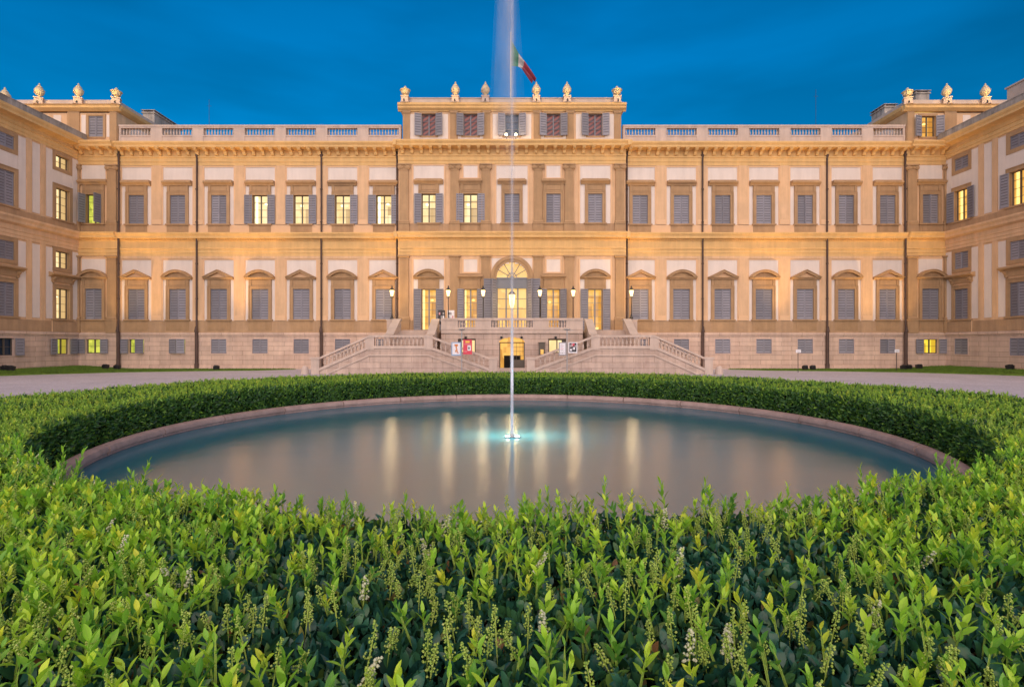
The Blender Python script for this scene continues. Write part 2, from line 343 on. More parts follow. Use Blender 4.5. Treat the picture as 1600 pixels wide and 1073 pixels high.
for s in (-1, 1):
    xs = [s*b for b in bays]; x0, x1 = sorted((s*HB, s*PX))
    W.wall(x0, x1, 3.3, 20.6, 0, side_holes(xs), 0)
    edges = [HB] + sum([[b-1.47, b+1.47] for b in bays], []) + [PX]
    for a, b in zip(edges[::2], edges[1::2]):
        if b - a < .01: continue
        p, q = sorted((s*a, s*b))
        for z0, z1 in ((4.45,10.35),(13.25,18.65)):
            W.box(p, q, -.09, .02, z0, z1, 1); W.box(p-.03, q+.03, -.12, .02, z0, z0+.45, 2)
    for b in bays:
        for zb, zt in ((4.45,10.12),(13.25,18.62)):
            for t in (-1,1):
                p, q = sorted((s*b+t*1.47, s*b+t*1.35)); W.box(p, q, -.05, .02, zb, zt, 2)
                p, q = sorted((s*b+t*1.47, s*b+t*1.42)); W.box(p, q, -.07, -.05, zb, zt, 2)
            W.box(s*b-1.35, s*b+1.35, -.05, .02, zt-.12, zt, 2)
    W.box(x0, x1, -.1, .02, 10.12, 10.35, 1)
    for zz, mm in ((3.3, 3), (12.4, 2)):         # dado bands below the windows, split at each bay
        W.box(x0, x1, -.06, .02, zz, 4.43 if mm == 3 else 13.22, mm)
    for b in bays:
        W.box(s*b-1.0, s*b+1.0, -.075, -.06, 3.5, 4.2, 3)
    # corner pavilion
    p0, p1 = sorted((s*PX, s*PXO))
    W.wall(p0, p1, 3.3, 20.6, -PP, side_holes([s*pavx]), 1)
    W.box(*sorted((s*PX, s*(PX+.02))), -PP, 0, 3.3, 20.6, 1)
    W.box(p0, p1, -PP-.06, -PP+.02, 3.3, 4.43, 3); W.box(p0, p1, -PP-.06, -PP+.02, 12.4, 13.22, 3)
    for z0, z1 in ((8.75,10.05),(17.35,18.6)):
        W.box(s*pavx-1.2, s*pavx+1.2, -PP-.03, -PP+.02, z0-.12, z1+.12, 2); W.box(s*pavx-1.08, s*pavx+1.08, -PP-.045, -PP+.02, z0, z1, 0)
# central block
ch = [(x-w_/2, x+w_/2, z, z+h) for s in (-1,1) for (x,w_,z,h) in ((s*cb[0],1.36,3.55,3.75),(s*cb[1],1.25,3.55,3.75),(s*cb[0],1.3,FZ,FH),(s*cb[1],1.3,FZ,FH))]
ch += [(-.68,.68,FZ,FZ+FH), (-1.42,1.42,3.55,8.35)]
# lunette opening approximated by a stair of holes behind the arch ring
for k in range(8):
    z0 = 8.35 + 1.4*k/8; r = math.sqrt(max(1.42**2 - (z0-8.35+.17)**2, 0)); ch.append((-r, r, z0, z0+1.4/8))
W.wall(-HB, HB, 3.3, 20.6, -PC, ch, 1)
for s in (-1,1): W.box(*sorted((s*HB, s*(HB-.02))), -PC, 0, 3.3, 20.6, 1)
y0 = -PC
def white(x0, x1, z0, z1, holes=()):
    W.wall(x0, x1, z0, z1, y0-.03, holes, 0)
    for p, q in ((x0-.12,x0),(x1,x1+.12)): W.box(p, q, y0-.07, y0+.02, z0, z1+.12, 2)
    W.box(x0, x1, y0-.07, y0+.02, z1, z1+.12, 2)
for s in (-1,1):
    white(s*cb[0]-1.38, s*cb[0]+1.38, 13.25, 18.5, ch); white(s*cb[0]-1.38, s*cb[0]+1.38, 4.5, 10.0, ch)
    white(s*cb[1]-.64, s*cb[1]+.64, 17.4, 18.5); white(s*cb[1]-.62, s*cb[1]+.62, 8.85, 10.0)
    for z0_ in (17.4, 8.85): W.box(s*cb[1]-.76, s*cb[1]+.76, y0-.07, y0+.02, z0_-.12, z0_, 2)
white(-1.42, 1.42, 13.25, 18.5, ch); white(-1.85, 1.85, 8.4, 10.1, ch)
W.box(-HB, HB, y0-.06, y0+.02, 12.4, 13.22, 3)
for s in (-1,1): W.box(*sorted((s*HB, s*9.0)), y0-.06, y0+.02, 3.3, 4.43, 3)
W.build('facade_wall', [M['white'], M['tan'], M['frame'], M['dado'], M['gold']], pal)
B = MB()
for s in (-1,1):
    xs = [s*b for b in bays]; x0, x1 = sorted((s*HB, s*PX)); p0, p1 = sorted((s*PX, s*PXO))
    B.wall(x0, x1, -.3, 3.12, -.06, base_holes(xs)); B.wall(p0, p1, -.3, 3.12, -PP-.06, base_holes([s*pavx]))
    B.box(*sorted((s*PX, s*(PX+.02))), -PP-.06, 0, -.3, 3.12)
    B.box(x0, x1, -.16, 0, 3.12, 3.34); B.box(p0, p1, -PP-.16, -PP, 3.12, 3.34)
    B.box(x0, x1, -.12, -.06, -.3, .32); B.box(p0, p1, -PP-.12, -PP-.06, -.3, .32)
B.wall(-HB, HB, -.3, 3.3, -PC-.06)
B.build('basement_wall', M['base'], pal)
# body behind the front, roof
bd = MB(); bd.box(-PXO-9, PXO+9, 14, 14.3, 0, 20.6); bd.box(-PXO-9, PXO+9, .3, 14, 20.3, 20.55)
bd.box(-PXO-9, PXO+9, 1.7, 1.8, 0, 20.3)
bd.build('rear_wall', M['tan'], pal)
rf = MB(); rf.prism([(4.0,20.56),(9,21.5),(13.8,20.56)], -PX+1, PX-1); rf.build('roof', M['roof'], pal)
chm = MB()
def chimney(x0,x1,y0,y1,z0,z1):
    chm = MB(); chm.box(x0,x1,y0,y1,z0,z1-.35); chm.box(x0-.1,x1+.1,y0-.1,y1+.1,z1-.35,z1-.22)
    n = max(2,int((y1-y0)/.5))
    for i in range(n+1): yy = y0+(y1-y0-.14)*i/n; chm.box(x0,x0+.14,yy,yy+.14,z1-.22,z1-.06); chm.box(x1-.14,x1,yy,yy+.14,z1-.22,z1-.06)
    chm.box(x0-.12,x1+.12,y0-.12,y1+.12,z1-.06,z1); chm.build('chimney', M['dirty'], pal)
chimney(-38.4,-37.2,6.5,11,24,26.6); chimney(41.6,43.0,6,7.2,24,28.4); chimney(38.4,39.6,6,8.0,24,27.0)

# entablatures
def upper_ent(x0, x1, p, capx=True):
    b = MB()
    b.prism([(0.02,18.65),(-p-.07,18.65),(-p-.07,18.95),(-p-.12,18.97),(-p-.12,19.3),(-p-.2,19.36),(-p-.2,19.46),(-p-.11,19.5),(-p-.11,20.0),(-p-.2,20.06),(-p-.86,20.08),(-p-.86,20.26),(-p-.9,20.3),(-p-1.0,20.42),(-p-1.0,20.56),(-p-.2,20.62),(0.02,20.62)], x0, x1, 'x', 0)
    n = max(1, round((x1-x0)/.86)); st = (x1-x0)/n
    for k in range(n):
        x = x0 + st*(k+.5)
        b.prism([(-p-.11,19.55),(-p-.2,19.52),(-p-.32,19.62),(-p-.4,19.82),(-p-.62,19.86),(-p-.76,19.94),(-p-.78,20.076),(-p-.11,20.076)], x-.13, x+.13, 'x', 0)
        b.box(x-.17, x+.17, -p-.8, -p-.11, 20.0, 20.078)
    return b
def lower_ent(x0, x1, p):
    b = MB()
    b.prism([(0.02,10.35),(-p-.07,10.35),(-p-.07,10.62),(-p-.11,10.64),(-p-.11,10.94),(-p-.18,10.98),(-p-.18,11.06),(-p-.1,11.1),(-p-.1,11.7),(-p-.16,11.76),(-p-.16,11.9),(-p-.46,11.93),(-p-.46,12.1),(-p-.54,12.24),(-p-.6,12.3),(-p-.6,12.44),(0.02,12.5)], x0, x1)
    n = round((x1-x0)/.2); st = (x1-x0)/n
    for k in range(n): x = x0+st*(k+.5); b.box(x-.055, x+.055, -p-.24, -p-.16, 11.78, 11.905)
    return b
for s in (-1,1):
    x0, x1 = sorted((s*(HB-.04), s*(PX+.04))); p0, p1 = sorted((s*PX, s*PXO))
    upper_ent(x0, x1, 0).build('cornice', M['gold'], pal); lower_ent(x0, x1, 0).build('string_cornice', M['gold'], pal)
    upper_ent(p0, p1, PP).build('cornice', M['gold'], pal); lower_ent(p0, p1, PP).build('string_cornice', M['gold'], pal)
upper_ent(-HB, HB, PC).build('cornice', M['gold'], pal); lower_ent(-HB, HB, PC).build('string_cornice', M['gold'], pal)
for s in (-1,1):                                   # mitred ends of the projecting central cornices
    b = MB(); x0, x1 = sorted((s*(HB+.002), s*(HB+.3)))
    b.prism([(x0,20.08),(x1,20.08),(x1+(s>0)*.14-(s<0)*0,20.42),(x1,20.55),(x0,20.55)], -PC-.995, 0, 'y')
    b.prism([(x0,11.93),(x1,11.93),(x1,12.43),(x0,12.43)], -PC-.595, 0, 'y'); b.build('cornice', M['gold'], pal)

# pilasters
def pilaster(parent, x, wd, y, z0, zb, z1, ionic):
    b = MB(); a = wd/2
    b.box(x-a-.08, x+a+.08, y-.22, y+.02, z0, zb-.12); b.box(x-a-.12, x+a+.12, y-.26, y+.02, zb-.12, zb)
    b.prism([(y+.02,zb),(y-.24,zb),(y-.26,zb+.08),(y-.22,zb+.16),(y-.19,zb+.22),(y+.02,zb+.22)], x-a-.06, x+a+.06)
    b.box(x-a, x+a, y-.17, y+.02, zb+.2, z1-.1)
    if ionic:
        b.box(x-a-.02, x+a+.02, y-.2, y+.02, z1-.62, z1-.56)
        for s in (-1,1):
            c = (x+s*(a-.02), z1-.32)
            for r_, yy in ((.2,-.24),(.13,-.28),(.06,-.31)): b.prism([(c[0]+r_*math.cos(t*PI/6), c[1]+r_*math.sin(t*PI/6)) for t in range(12)], y+yy, y, 'y')
        b.box(x-a, x+a, y-.23, y+.02, z1-.4, z1-.2); b.lathe([(.05,-.05),(.09,0),(.05,.06)], 8, (x, y-.25, z1-.26))
        b.box(x-a-.16, x+a+.16, y-.28, y+.02, z1-.13, z1)
    else:
        b.box(x-a-.02, x+a+.02, y-.2, y+.02, z1-.42, z1-.36)
        b.prism([(y+.02,z1-.22),(y-.19,z1-.22),(y-.27,z1-.12),(y+.02,z1-.12)], x-a-.08, x+a+.08); b.box(x-a-.14, x+a+.14, y-.3, y+.02, z1-.12, z1)
    return b.build('pilaster', M['brown'], parent)
for s in (-1,1):
    for px in (9.8, 5.2, 2.38):
        pilaster(pal, s*px, .78, -PC, 12.45, 13.3, 18.65, True)
        pilaster(pal, s*px, .80, -PC, 3.3, 4.55, 10.35, False)
    for px, wd in ((36.5,.82),(39.52,.18)):
        pilaster(pal, s*px, wd, -PP, 12.45, 13.3, 18.65, True); pilaster(pal, s*px, wd, -PP, 3.3, 4.55, 10.35, False)

# windows of the main front
kinds = ['tri','arc','tri','arc','tri','arc','tri']
for s in (-1,1):
    for k, b in enumerate(bays):
        make_window(pal, s*b, GZ, GW, GH, 'gf', 'closed', hd=kinds[k], hz=GH+.86)
        op = s < 0 and k <= 3
        make_window(pal, s*b, FZ, FW, FH, 'ff', 'open' if op else 'closed', 'lit', 'flat', FH+.85, 1.32, ang=(176,176))
        kw = {}
        if s < 0 and k == 6: kw = dict(state='open', pane='green', ang=(178,60), rows=2)
        if s < 0 and k == 5: kw = dict(state='open', pane='green', ang=(9,14), rows=2)
        make_window(pal, s*b, BZ, BW, BHt, 'base', y=-.06, **({'state':'closed'} | kw))
    make_window(pal, s*pavx, GZ, GW, GH, 'gf', 'closed', hd='arc', hz=GH+.86, y=-PP)
    make_window(pal, s*pavx, FZ, FW, FH, 'ff', 'open' if s < 0 else 'closed', 'green', 'flat', FH+.85, 1.32, y=-PP, ang=(100,80))
    make_window(pal, s*pavx, BZ, BW, BHt, 'base', 'open', 'yellow' if s > 0 else 'green', y=-PP-.06, ang=(178,178), rows=2)
    make_window(pal, s*cb[0], 3.55, 1.36, 3.75, 'door', 'open', 'amber', 'arc', 3.75+.9, 1.38, y=-PC, rows=6, ang=(168,168), sash='greyframe')
    make_window(pal, s*cb[1], 3.55, 1.25, 3.75, 'door', 'open', 'amber', 'flat', 3.75+.86, 1.12, y=-PC, rows=6, ang=(150,150), sash='greyframe')
    for k in (0,1):
        make_window(pal, s*cb[k], FZ, 1.3, FH, 'ff', 'open' if s < 0 else 'closed', 'lit', 'flat', FH+.85, 1.32 if k == 0 else 1.06, y=-PC, ang=(174,174))
make_window(pal, 0, FZ, 1.36, FH, 'ff', 'closed', hd='flat', hz=FH+.85, hw=1.32, y=-PC)

# arched main door
ad = MB(); n = 20; cz = 8.35; yb = -PC
for k in range(n):
    a0, a1 = PI*k/n, PI*(k+1)/n
    for r0, r1, yy in ((1.42,1.66,-.10),(1.66,1.95,-.18)):
        ad.prism([(r0*math.cos(a0),cz+r0*math.sin(a0)),(r1*math.cos(a0),cz+r1*math.sin(a0)),(r1*math.cos(a1),cz+r1*math.sin(a1)),(r0*math.cos(a1),cz+r0*math.sin(a1))], yb+yy, yb+.3, 'y')
for s in (-1,1):
    ad.box(*sorted((s*1.42, s*1.95)), yb-.12, yb+.3, 3.55, 8.25); ad.box(*sorted((s*1.38, s*2.0)), yb-.2, yb+.02, 8.2, 8.36)
dr = ad.build('arched_door', M['brown'], pal)
j = MB(); j.box(-1.42,1.42,yb-.06,yb+.3,7.35,8.33); j.box(-1.42,1.42,yb-.12,yb-.06,8.2,8.33); j.box(-1.42,1.42,yb-.1,yb-.06,7.35,7.45)
for s in (-1,1): j.box(*sorted((s*1.42,s*1.3)), yb, yb+.3, 3.55, 7.35); j.box(*sorted((s*.46,s*.6)), yb+.02, yb+.3, 3.55, 7.35)
for z in (4.6,5.5,6.4): j.box(-1.3,1.3,yb+.1,yb+.16,z,z+.05)
for a in (30,60,90,120,150): j.tube([(0,yb+.2,cz),(1.45*math.cos(R(a)),yb+.2,cz+1.45*math.sin(R(a)))], .03, 6)
for k in range(n):
    a0, a1 = PI*k/n, PI*(k+1)/n
    j.prism([(.4*math.cos(a0),cz+.4*math.sin(a0)),(.46*math.cos(a0),cz+.46*math.sin(a0)),(.46*math.cos(a1),cz+.46*math.sin(a1)),(.4*math.cos(a1),cz+.4*math.sin(a1))], yb+.17, yb+.23, 'y')
j.build('door_frame', M['greyframe'], dr)
pn = MB(); pn.box(-1.42,1.42,yb+.3,yb+.32,3.55,7.35); pn.prism([(1.46*math.cos(PI*k/n), cz+1.46*math.sin(PI*k/n)) for k in range(n+1)], yb+.3, yb+.32, 'y')
pn.build('door_pane', emis('lit_golden_hall', (1.0,.60,.15), .82, .35, .8, col2=(.80,.36,.05)), dr)
sm = shutter_mesh(.72, 4.6)
for s in (-1,1):
    put('door_leaf', sm, dr, (s*1.42, yb-.2, 3.57), (PI if s > 0 else 0) + s*R(120)); put('door_leaf', sm, dr, (s*1.82, yb-.6, 3.57), (PI if s > 0 else 0) + s*R(172))

# roof balustrade over the side ranges
def baluster_prof(h):
    return [(.055,0),(.055,.05*h),(.03,.1*h),(.04,.16*h),(.072,.34*h),(.06,.5*h),(.033,.72*h),(.03,.84*h),(.05,.9*h),(.05,h)]
for s in (-1,1):
    f = MB(); x0, x1 = sorted((s*(HB-.2), s*PX))
    f.box(x0, x1, -.12, .24, 20.6, 21.3, 0); f.box(x0, x1, -.16, .28, 21.3, 21.42, 0)
    f.box(x0, x1, -.16, .28, 22.06, 22.2, 0); f.box(x0, x1, -.2, .32, 22.2, 22.34, 0)
    ed = [HB-.2] + sum([[q-1.38, q+1.38] for q in bays], []) + [PX]
    for a, c in zip(ed[::2], ed[1::2]):
        if c - a < .05: continue
        p, q = sorted((s*a, s*c)); f.box(p, q, -.14, .26, 21.42, 22.06, 0); f.box(p, q, -.16, -.12, 20.62, 21.3, 0)
    ba = f.build('roof_balustrade', M['stone'], pal)
    for c in bays:
        r = MB(); nb = 10
        for q in range(nb): r.lathe([(p*1.15, z) for p, z in baluster_prof(.64)], 8, (s*c-1.38+2.76*(q+.5)/nb, .06, 21.42))
        r.build('baluster_row', M['stone'], ba, smooth=True)

# central attic
def attic_block(x0, x1, yf, yback, wz0, ztop, holes, sides=True):
    b = MB(); b.wall(x0, x1, wz0, ztop-.3, yf, holes, 1)
    for x in (x0, x1): b.add([(x,yf,wz0),(x,yback,wz0),(x,yback,ztop),(x,yf,ztop)], [(0,1,2,3)], 1)
    b.wall(x0, x1, wz0, ztop, yback, (), 1); b.wall(x0, x1, wz0, ztop, yf+1.5, (), 1)
    return b
ax = 9.93; ay = -PC+.02
aw = [s*c for s in (-1,1) for c in cb] + [0]
ah = [(x-.64,x+.64,21.2,23.22) for x in aw]
b = attic_block(-ax, ax, ay, 9, 20.6, 23.8, ah)
for x in aw:
    hw = 1.75 if abs(abs(x)-3.77) > .1 else 1.15
    b.wall(x-hw, x+hw, 20.95, 23.2, ay-.025, ah, 0)
for x in (-9.6,-5.3,-2.3,2.3,5.3,9.6): b.box(x-.32, x+.32, ay-.1, ay, 20.6, 23.25, 2); b.prism([(x-.32,23.25),(x+.32,23.25),(x+.45,23.5),(x-.45,23.5)], ay-.16, ay, 'y', 2)
b.box(-ax, ax, ay-.08, ay, 20.6, 20.9, 1)
b.prism([(ay+.02,23.42),(ay-.1,23.42),(ay-.12,23.5),(ay-.3,23.62),(ay-.34,23.66),(ay-.34,23.8),(ay-.44,23.9),(ay-.46,24.08),(ay+.02,24.14)], -ax-.42, ax+.42, 'x', 3)
for s in (-1,1): b.prism([(s*(ax-.02),23.42),(s*(ax+.1),23.45),(s*(ax+.34),23.7),(s*(ax+.42),24.05),(s*(ax-.02),24.1)], ay, 9.2, 'y', 3)
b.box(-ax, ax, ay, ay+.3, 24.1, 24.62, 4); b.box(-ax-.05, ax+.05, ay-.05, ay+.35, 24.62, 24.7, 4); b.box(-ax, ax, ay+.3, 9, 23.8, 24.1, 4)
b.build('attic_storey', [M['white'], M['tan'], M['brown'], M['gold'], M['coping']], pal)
for x in aw: make_window(pal, x, 21.2, 1.28, 2.02, 'plain', 'open', 'red' if x else 'glassdark', y=ay-.03, ang=(166,166), rows=3, sash='greyframe')
# corner attics, running back over the corner pavilions
for s in (-1,1):
    x0, x1 = sorted((s*(PX+.1), s*50.5)); yf = -PP+.02; wx = s*38.0
    hl = [(wx-.66,wx+.66,21.2,23.1)]
    b = attic_block(x0, x1, yf, 22, 20.6, 23.7, hl)
    for a, c in ((wx-1.35,wx-.95),(wx+.95,wx+1.35)): b.box(a, c, yf-.03, yf, 21.2, 23.2, 0)
    for a, c in ((36.1,36.75),(39.5,40.6)): b.box(*sorted((s*a, s*c)), yf-.08, yf, 20.6, 23.5, 2)
    for a, c in ((41.2,41.9),(42.4,45.2),(45.7,46.4)): b.box(*sorted((s*a, s*c)), yf-.03, yf, 21.2, 23.2, 0)
    b.prism([(yf+.02,23.5),(yf-.1,23.52),(yf-.3,23.7),(yf-.36,23.75),(yf-.36,23.95),(yf-.46,24.05),(yf+.02,24.12)], x0-(.4 if s>0 else 0), x1+(.4 if s<0 else 0), 'x', 3)
    b.prism([(s*(PX+.12),23.5),(s*(PX),23.52),(s*(PX-.3),23.75),(s*(PX-.4),24.02),(s*(PX+.12),24.1)], yf, 22, 'y', 3)
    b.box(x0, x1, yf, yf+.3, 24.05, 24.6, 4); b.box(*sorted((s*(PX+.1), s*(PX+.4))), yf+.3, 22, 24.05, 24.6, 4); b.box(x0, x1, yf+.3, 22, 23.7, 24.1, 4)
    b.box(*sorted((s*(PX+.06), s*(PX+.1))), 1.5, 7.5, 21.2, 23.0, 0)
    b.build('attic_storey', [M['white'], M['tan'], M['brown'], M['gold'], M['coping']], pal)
    make_window(pal, wx, 21.2, 1.32, 1.9, 'plain', 'open' if s > 0 else 'closed', 'amber', y=yf-.03, ang=(165,165), rows=4)
# drainpipes
for s in (-1,1):
    for px, y in ((35.95,-.16-.09),(28.85,-.16),(17.45,-.16),(10.52,-.16)):
        d = MB(); x = s*px; d.tube([(x,y-.02,19.9),(x,y,19.6),(x,y,12.42)], .085, 8); d.tube([(x,y,19.62),(x,y,19.35)], [.17,.1], 8)
        d.tube([(x,y-.04,12.0),(x,y-.04,3.6)], .085, 8)
        for z in (16.4,13.4,9.6,6.4): d.tube([(x,y-.03,z),(x,y-.03,z+.1)], .115, 8)
        d.tube([(x,y-.1,3.9),(x,y-.14,3.4)], [.1,.16], 8); d.tube([(x,y-.05,3.4),(x,y-.05,0)], .15, 8); d.tube([(x,y-.05,.5),(x,y-.05,0)], .19, 8)
        d.build('drainpipe', M['pipe'], pal, smooth=True)

# ================================================================== WINGS
def wing(s):
    root = thing('palace_wing', ('left' if s < 0 else 'right') + ' side wing of the palace, ' + ('with one bay of glowing bare windows' if s < 0 else 'its windows mostly shuttered'), 'palace wing', (s*PXO, YF, 0), R(90) if s < 0 else R(-90))
    LEN = 19.0; d = 1 if s > 0 else -1      # local x runs from the corner towards the camera with sign d
    X = lambda u: d*u
    bc = [2.03, 7.33, 12.63, 17.93]
    Wm = MB()
    hs_ = [];
    for u in bc:
        x = X(u)
        for wd, z, h in ((1.42,4.5,2.65),(1.42,13.2,2.7),(1.42,8.95,1.45),(1.42,17.7,1.05)): hs_.append((x-wd/2, x+wd/2, z, z+h))
    x0, x1 = sorted((0, X(LEN)))
    Wm.wall(x0, x1, 3.3, 19.4, 0, hs_, 1)
    for u in bc:
        for z0, z1 in ((4.5,10.6),(13.2,19.0)):
            for a, c in ((u-1.75,u-1.08),(u+1.0,u+1.65)):
                if a > 0: Wm.box(*sorted((X(a),X(c))), -.03, .02, z0, z1, 0)
        if True:
            Wm.wall(X(u)-1.08, X(u)+1.05, 13.2, 19.0, -.02, hs_, 0)
        a, c = u+2.25, u+2.95
        for z0, z1 in ((4.5,10.6),(13.2,19.0)):
            Wm.box(*sorted((X(a),X(c))), -.03, .02, z0, z1, 0)
            for e in (u+1.72, u+3.03): Wm.box(*sorted((X(e),X(e+.46))), -.06, .02, z0-.2, z1+.15, 1)
    Wm.box(x0, x1, -.07, .02, 3.3, 4.3, 2); Wm.box(x0, x1, -.07, .02, 12.4, 13.05, 2)
    for u in bc: Wm.box(X(u)-1.05, X(u)+1.05, -.1, -.07, 3.4, 4.25, 2); Wm.box(*sorted((X(u+1.08),X(u+1.14))), -.12, -.07, 3.34, 4.3, 1)
    Wm.build('facade_wall', [M['white'], M['tan'], M['dado']], root)
    Bm = MB(); Bm.wall(x0, x1, -.3, 3.12, -.06, [(X(u)-.7, X(u)+.7, 1.4, 2.78) for u in bc]); Bm.box(x0, x1, -.18, 0, 3.12, 3.36); Bm.box(x0, x1, -.12, -.06, -.3, .32)
    Bm.build('basement_wall', M['base'], root)
    e = MB()
    e.prism([(0.02,10.75),(-.07,10.75),(-.07,11.0),(-.11,11.02),(-.11,11.3),(-.16,11.34),(-.1,11.4),(-.1,11.75),(-.4,11.9),(-.44,12.1),(-.54,12.24),(-.58,12.3),(-.58,12.44),(0.02,12.5)], x0, x1); e.build('string_cornice', M['tan'], root)
    e = MB()
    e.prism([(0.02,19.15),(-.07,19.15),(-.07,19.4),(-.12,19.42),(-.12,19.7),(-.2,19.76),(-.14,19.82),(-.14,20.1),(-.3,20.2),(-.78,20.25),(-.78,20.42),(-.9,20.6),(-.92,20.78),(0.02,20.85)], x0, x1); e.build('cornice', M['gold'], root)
    e = MB(); e.box(x0, x1, -.8, -.5, 20.82, 21.3); e.box(x0, x1, -.84, -.46, 21.3, 21.36); e.build('roof_parapet', M['dirty'], root)
    e = MB(); e.box(x0, x1, 1.7, 12, 0, 20.8); e.box(x0,x1,-.5,1.7,20.82,20.9)
    e.build('rear_wall', M['tan'], root)
    e = MB(); e.prism([(-.3,20.9),(6,21.9),(12,20.9)], x0, x1); e.build('roof', M['roof'], root)
    for i, u in enumerate(bc):
        x = X(u); near = i >= 1
        lit = s < 0 and i == 0
        make_window(root, x, 4.5, 1.42, 2.65, 'wing', 'none' if lit else 'closed', 'lit')
        make_window(root, x, 8.95, 1.42, 1.45, 'wingsmall', 'none' if lit else 'closed', 'lit', rows=3)
        make_window(root, x, 13.2, 1.42, 2.7, 'wing', 'none' if lit else ('open' if s > 0 else 'closed'), 'lit' if lit else 'amber', ang=(174,174))
        make_window(root, x, 17.7, 1.42, 1.05, 'wingsmall', 'none' if lit else 'closed', 'lit', rows=2)
        make_window(root, x, 1.4, 1.4, 1.38, 'base', 'open' if s < 0 else 'closed', 'green' if i == 0 else 'glassdark', y=-.06, rows=2, ang=(176,176))
        hdm = MB(); hw = 1.42
        hdm.prism([(0,0),(-.16,0),(-.2,.08),(-.42,.16),(-.46,.2),(-.46,.3),(-.38,.36),(0,.42)], -hw, hw); hdm.box(-hw+.25, hw-.25, -.1, 0, -.42, 0)
        for q in (-1,1): hdm.prism([(0,0),(-.34,0),(-.3,-.14),(-.14,-.3),(-.12,-.5),(0,-.55)], q*.98-.1, q*.98+.1)
        hdm.build('window_hood', M['brown'], root, (x, 0, 8.1))
    if s > 0:
        e = MB(); e.box(X(4.6), X(9.5), 1.6, 6, 20.9, 23.5); e.box(X(4.5), X(9.6), 1.5, 6.1, 23.5, 23.62)
        for k in range(4): e.box(X(6.2+k*.55), X(6.5+k*.55), 1.56, 1.6, 22.9, 23.1, 1)
        e.build('roof_turret', [M['coping'], M['dark']], root)
    return root
wing(-1); wing(1)

# ================================================================== STAIRS AND TERRACE
def balus(mb, x, y, z, h, m=0): mb.lathe([(p*1.2, q) for p, q in baluster_prof(h)], 8, (x, y, z), m)
TY, TX, TZ = 45.0, 5.95, 3.5                 # terrace front, half width, floor height
ter = thing('entrance_terrace', 'stone terrace over the glowing arched basement door between the twin staircases', 'terrace', (0, TY, 0))
t = MB()
holes = [(-4.55,-3.05,1.55,2.75),(3.05,4.55,1.55,2.75),(-1.07,1.07,0,2.45)]
for k in range(6):
    z0 = 2.45+.42*k/6; r = 1.07*math.sqrt(max(1-((k+.7)/6)**2,0)); holes.append((-r, r, z0, z0+.42/6))
t.wall(-TX, TX, 0, 3.3, 0, holes, 0)
for h in holes[:3]:
    a, b_, c, d_ = h
    for x in (a, b_): t.add([(x,0,c),(x,.5,c),(x,.5,d_),(x,0,d_)], [(0,1,2,3)], 0)
    for z in (c, d_): t.add([(a,0,z),(b_,0,z),(b_,.5,z),(a,.5,z)], [(0,1,2,3)], 0)
t.box(-TX, TX, -.12, .02, 3.2, 3.36, 1); t.box(-TX, TX, -.06, .02, 0, .3, 1)
for x in (-TX, TX): t.add([(x,0,0),(x,3.8,0),(x,3.8,3.3),(x,0,3.3)], [(0,1,2,3)], 0)
t.build('terrace_wall', [M['stair'], M['stone']], ter)
t = MB(); t.box(-TX, TX, .0, 2.2, 3.36, 3.5); t.box(-10.6, 10.6, 2.2, 3.72, 3.38, 3.5); t.box(-10.6,-9.95,2.2,3.7,0,3.38); t.box(9.95,10.6,2.2,3.7,0,3.38); t.build('terrace_floor', M['stone'], ter)
t = MB()
t.box(-TX, TX, -.05, .3, 3.5, 3.72); t.box(-TX, TX, -.1, .35, 4.3, 4.48)
gr = [(-4.55,-3.1,6),(-1.75,1.75,13),(3.1,4.55,6)]
xs = [-TX] + sum([[a, b_] for a, b_, _ in gr], []) + [TX]
for a, b_ in zip(xs[::2], xs[1::2]): t.box(a, b_, -.04, .29, 3.72, 4.3)
tb = t.build('terrace_balustrade', M['stone'], ter)
for a, b_, nb in gr:
    r = MB()
    for k in range(nb): balus(r, a+(b_-a)*(k+.5)/nb, .12, 3.72, .58)
    r.build('baluster_row', M['stone'], tb, smooth=True)
for s in (-1,1):
    x = s*3.8
    wn = MB(); wn.box(x-.75,x+.75,.3,.36,1.55,1.62); wn.box(x-.75,x+.75,.3,.36,2.62,2.75)
    for q in (-.75,-.05,.65): wn.box(x+q, x+q+.1, .28, .35, 1.62, 2.62)
    wn.box(*sorted((x-s*.75, x-s*.2)) if False else (x-.75, x-.4, .2, .28, 1.6, 2.7)) if s < 0 else wn.box(x+.4, x+.75, .2, .28, 1.6, 2.7)
    wo_ = wn.build('basement_window', M['sash'], ter); p_ = MB(); p_.box(x-.75, x+.75, .42, .44, 1.55, 2.75); p_.build('window_pane', M['lit'], wo_)
dm = MB(); n = 16
for s in (-1,1): dm.box(*sorted((s*1.07, s*.99)), .2, .3, 0, 2.45)
dm.box(-1.0,1.0,.2,.3,2.38,2.46); dm.box(-.04,.04,.2,.3,.05,2.38); dm.box(.1,1.0,.22,.28,.05,.95)
for k in range(5): z=.95+.36*k; dm.box(.1,1.0,.23,.27,z,z+.03)
for x in (.35,.66): dm.box(x,x+.03,.23,.27,.95,2.4)
dd = dm.build('basement_door', M['sash'], ter)
p_ = MB(); p_.box(-1.07, 1.07, 2.1, 2.12, 0, 2.9); p_.box(-1.07,-1.05,.3,2.1,0,2.9); p_.box(1.05,1.07,.3,2.1,0,2.9); p_.box(-1.05,1.05,.3,2.1,2.9,2.92)
p_.build('lit_hall', M['yellow2'] if 'yellow2' in M else M['amber'], dd)
p_ = MB(); p_.box(-1.05,1.05,.0,2.1,0,.02); p_.box(-.7,.75,1.6,2.0,0.02,1.3); p_.build('hall_floor', M['dark'], dd)

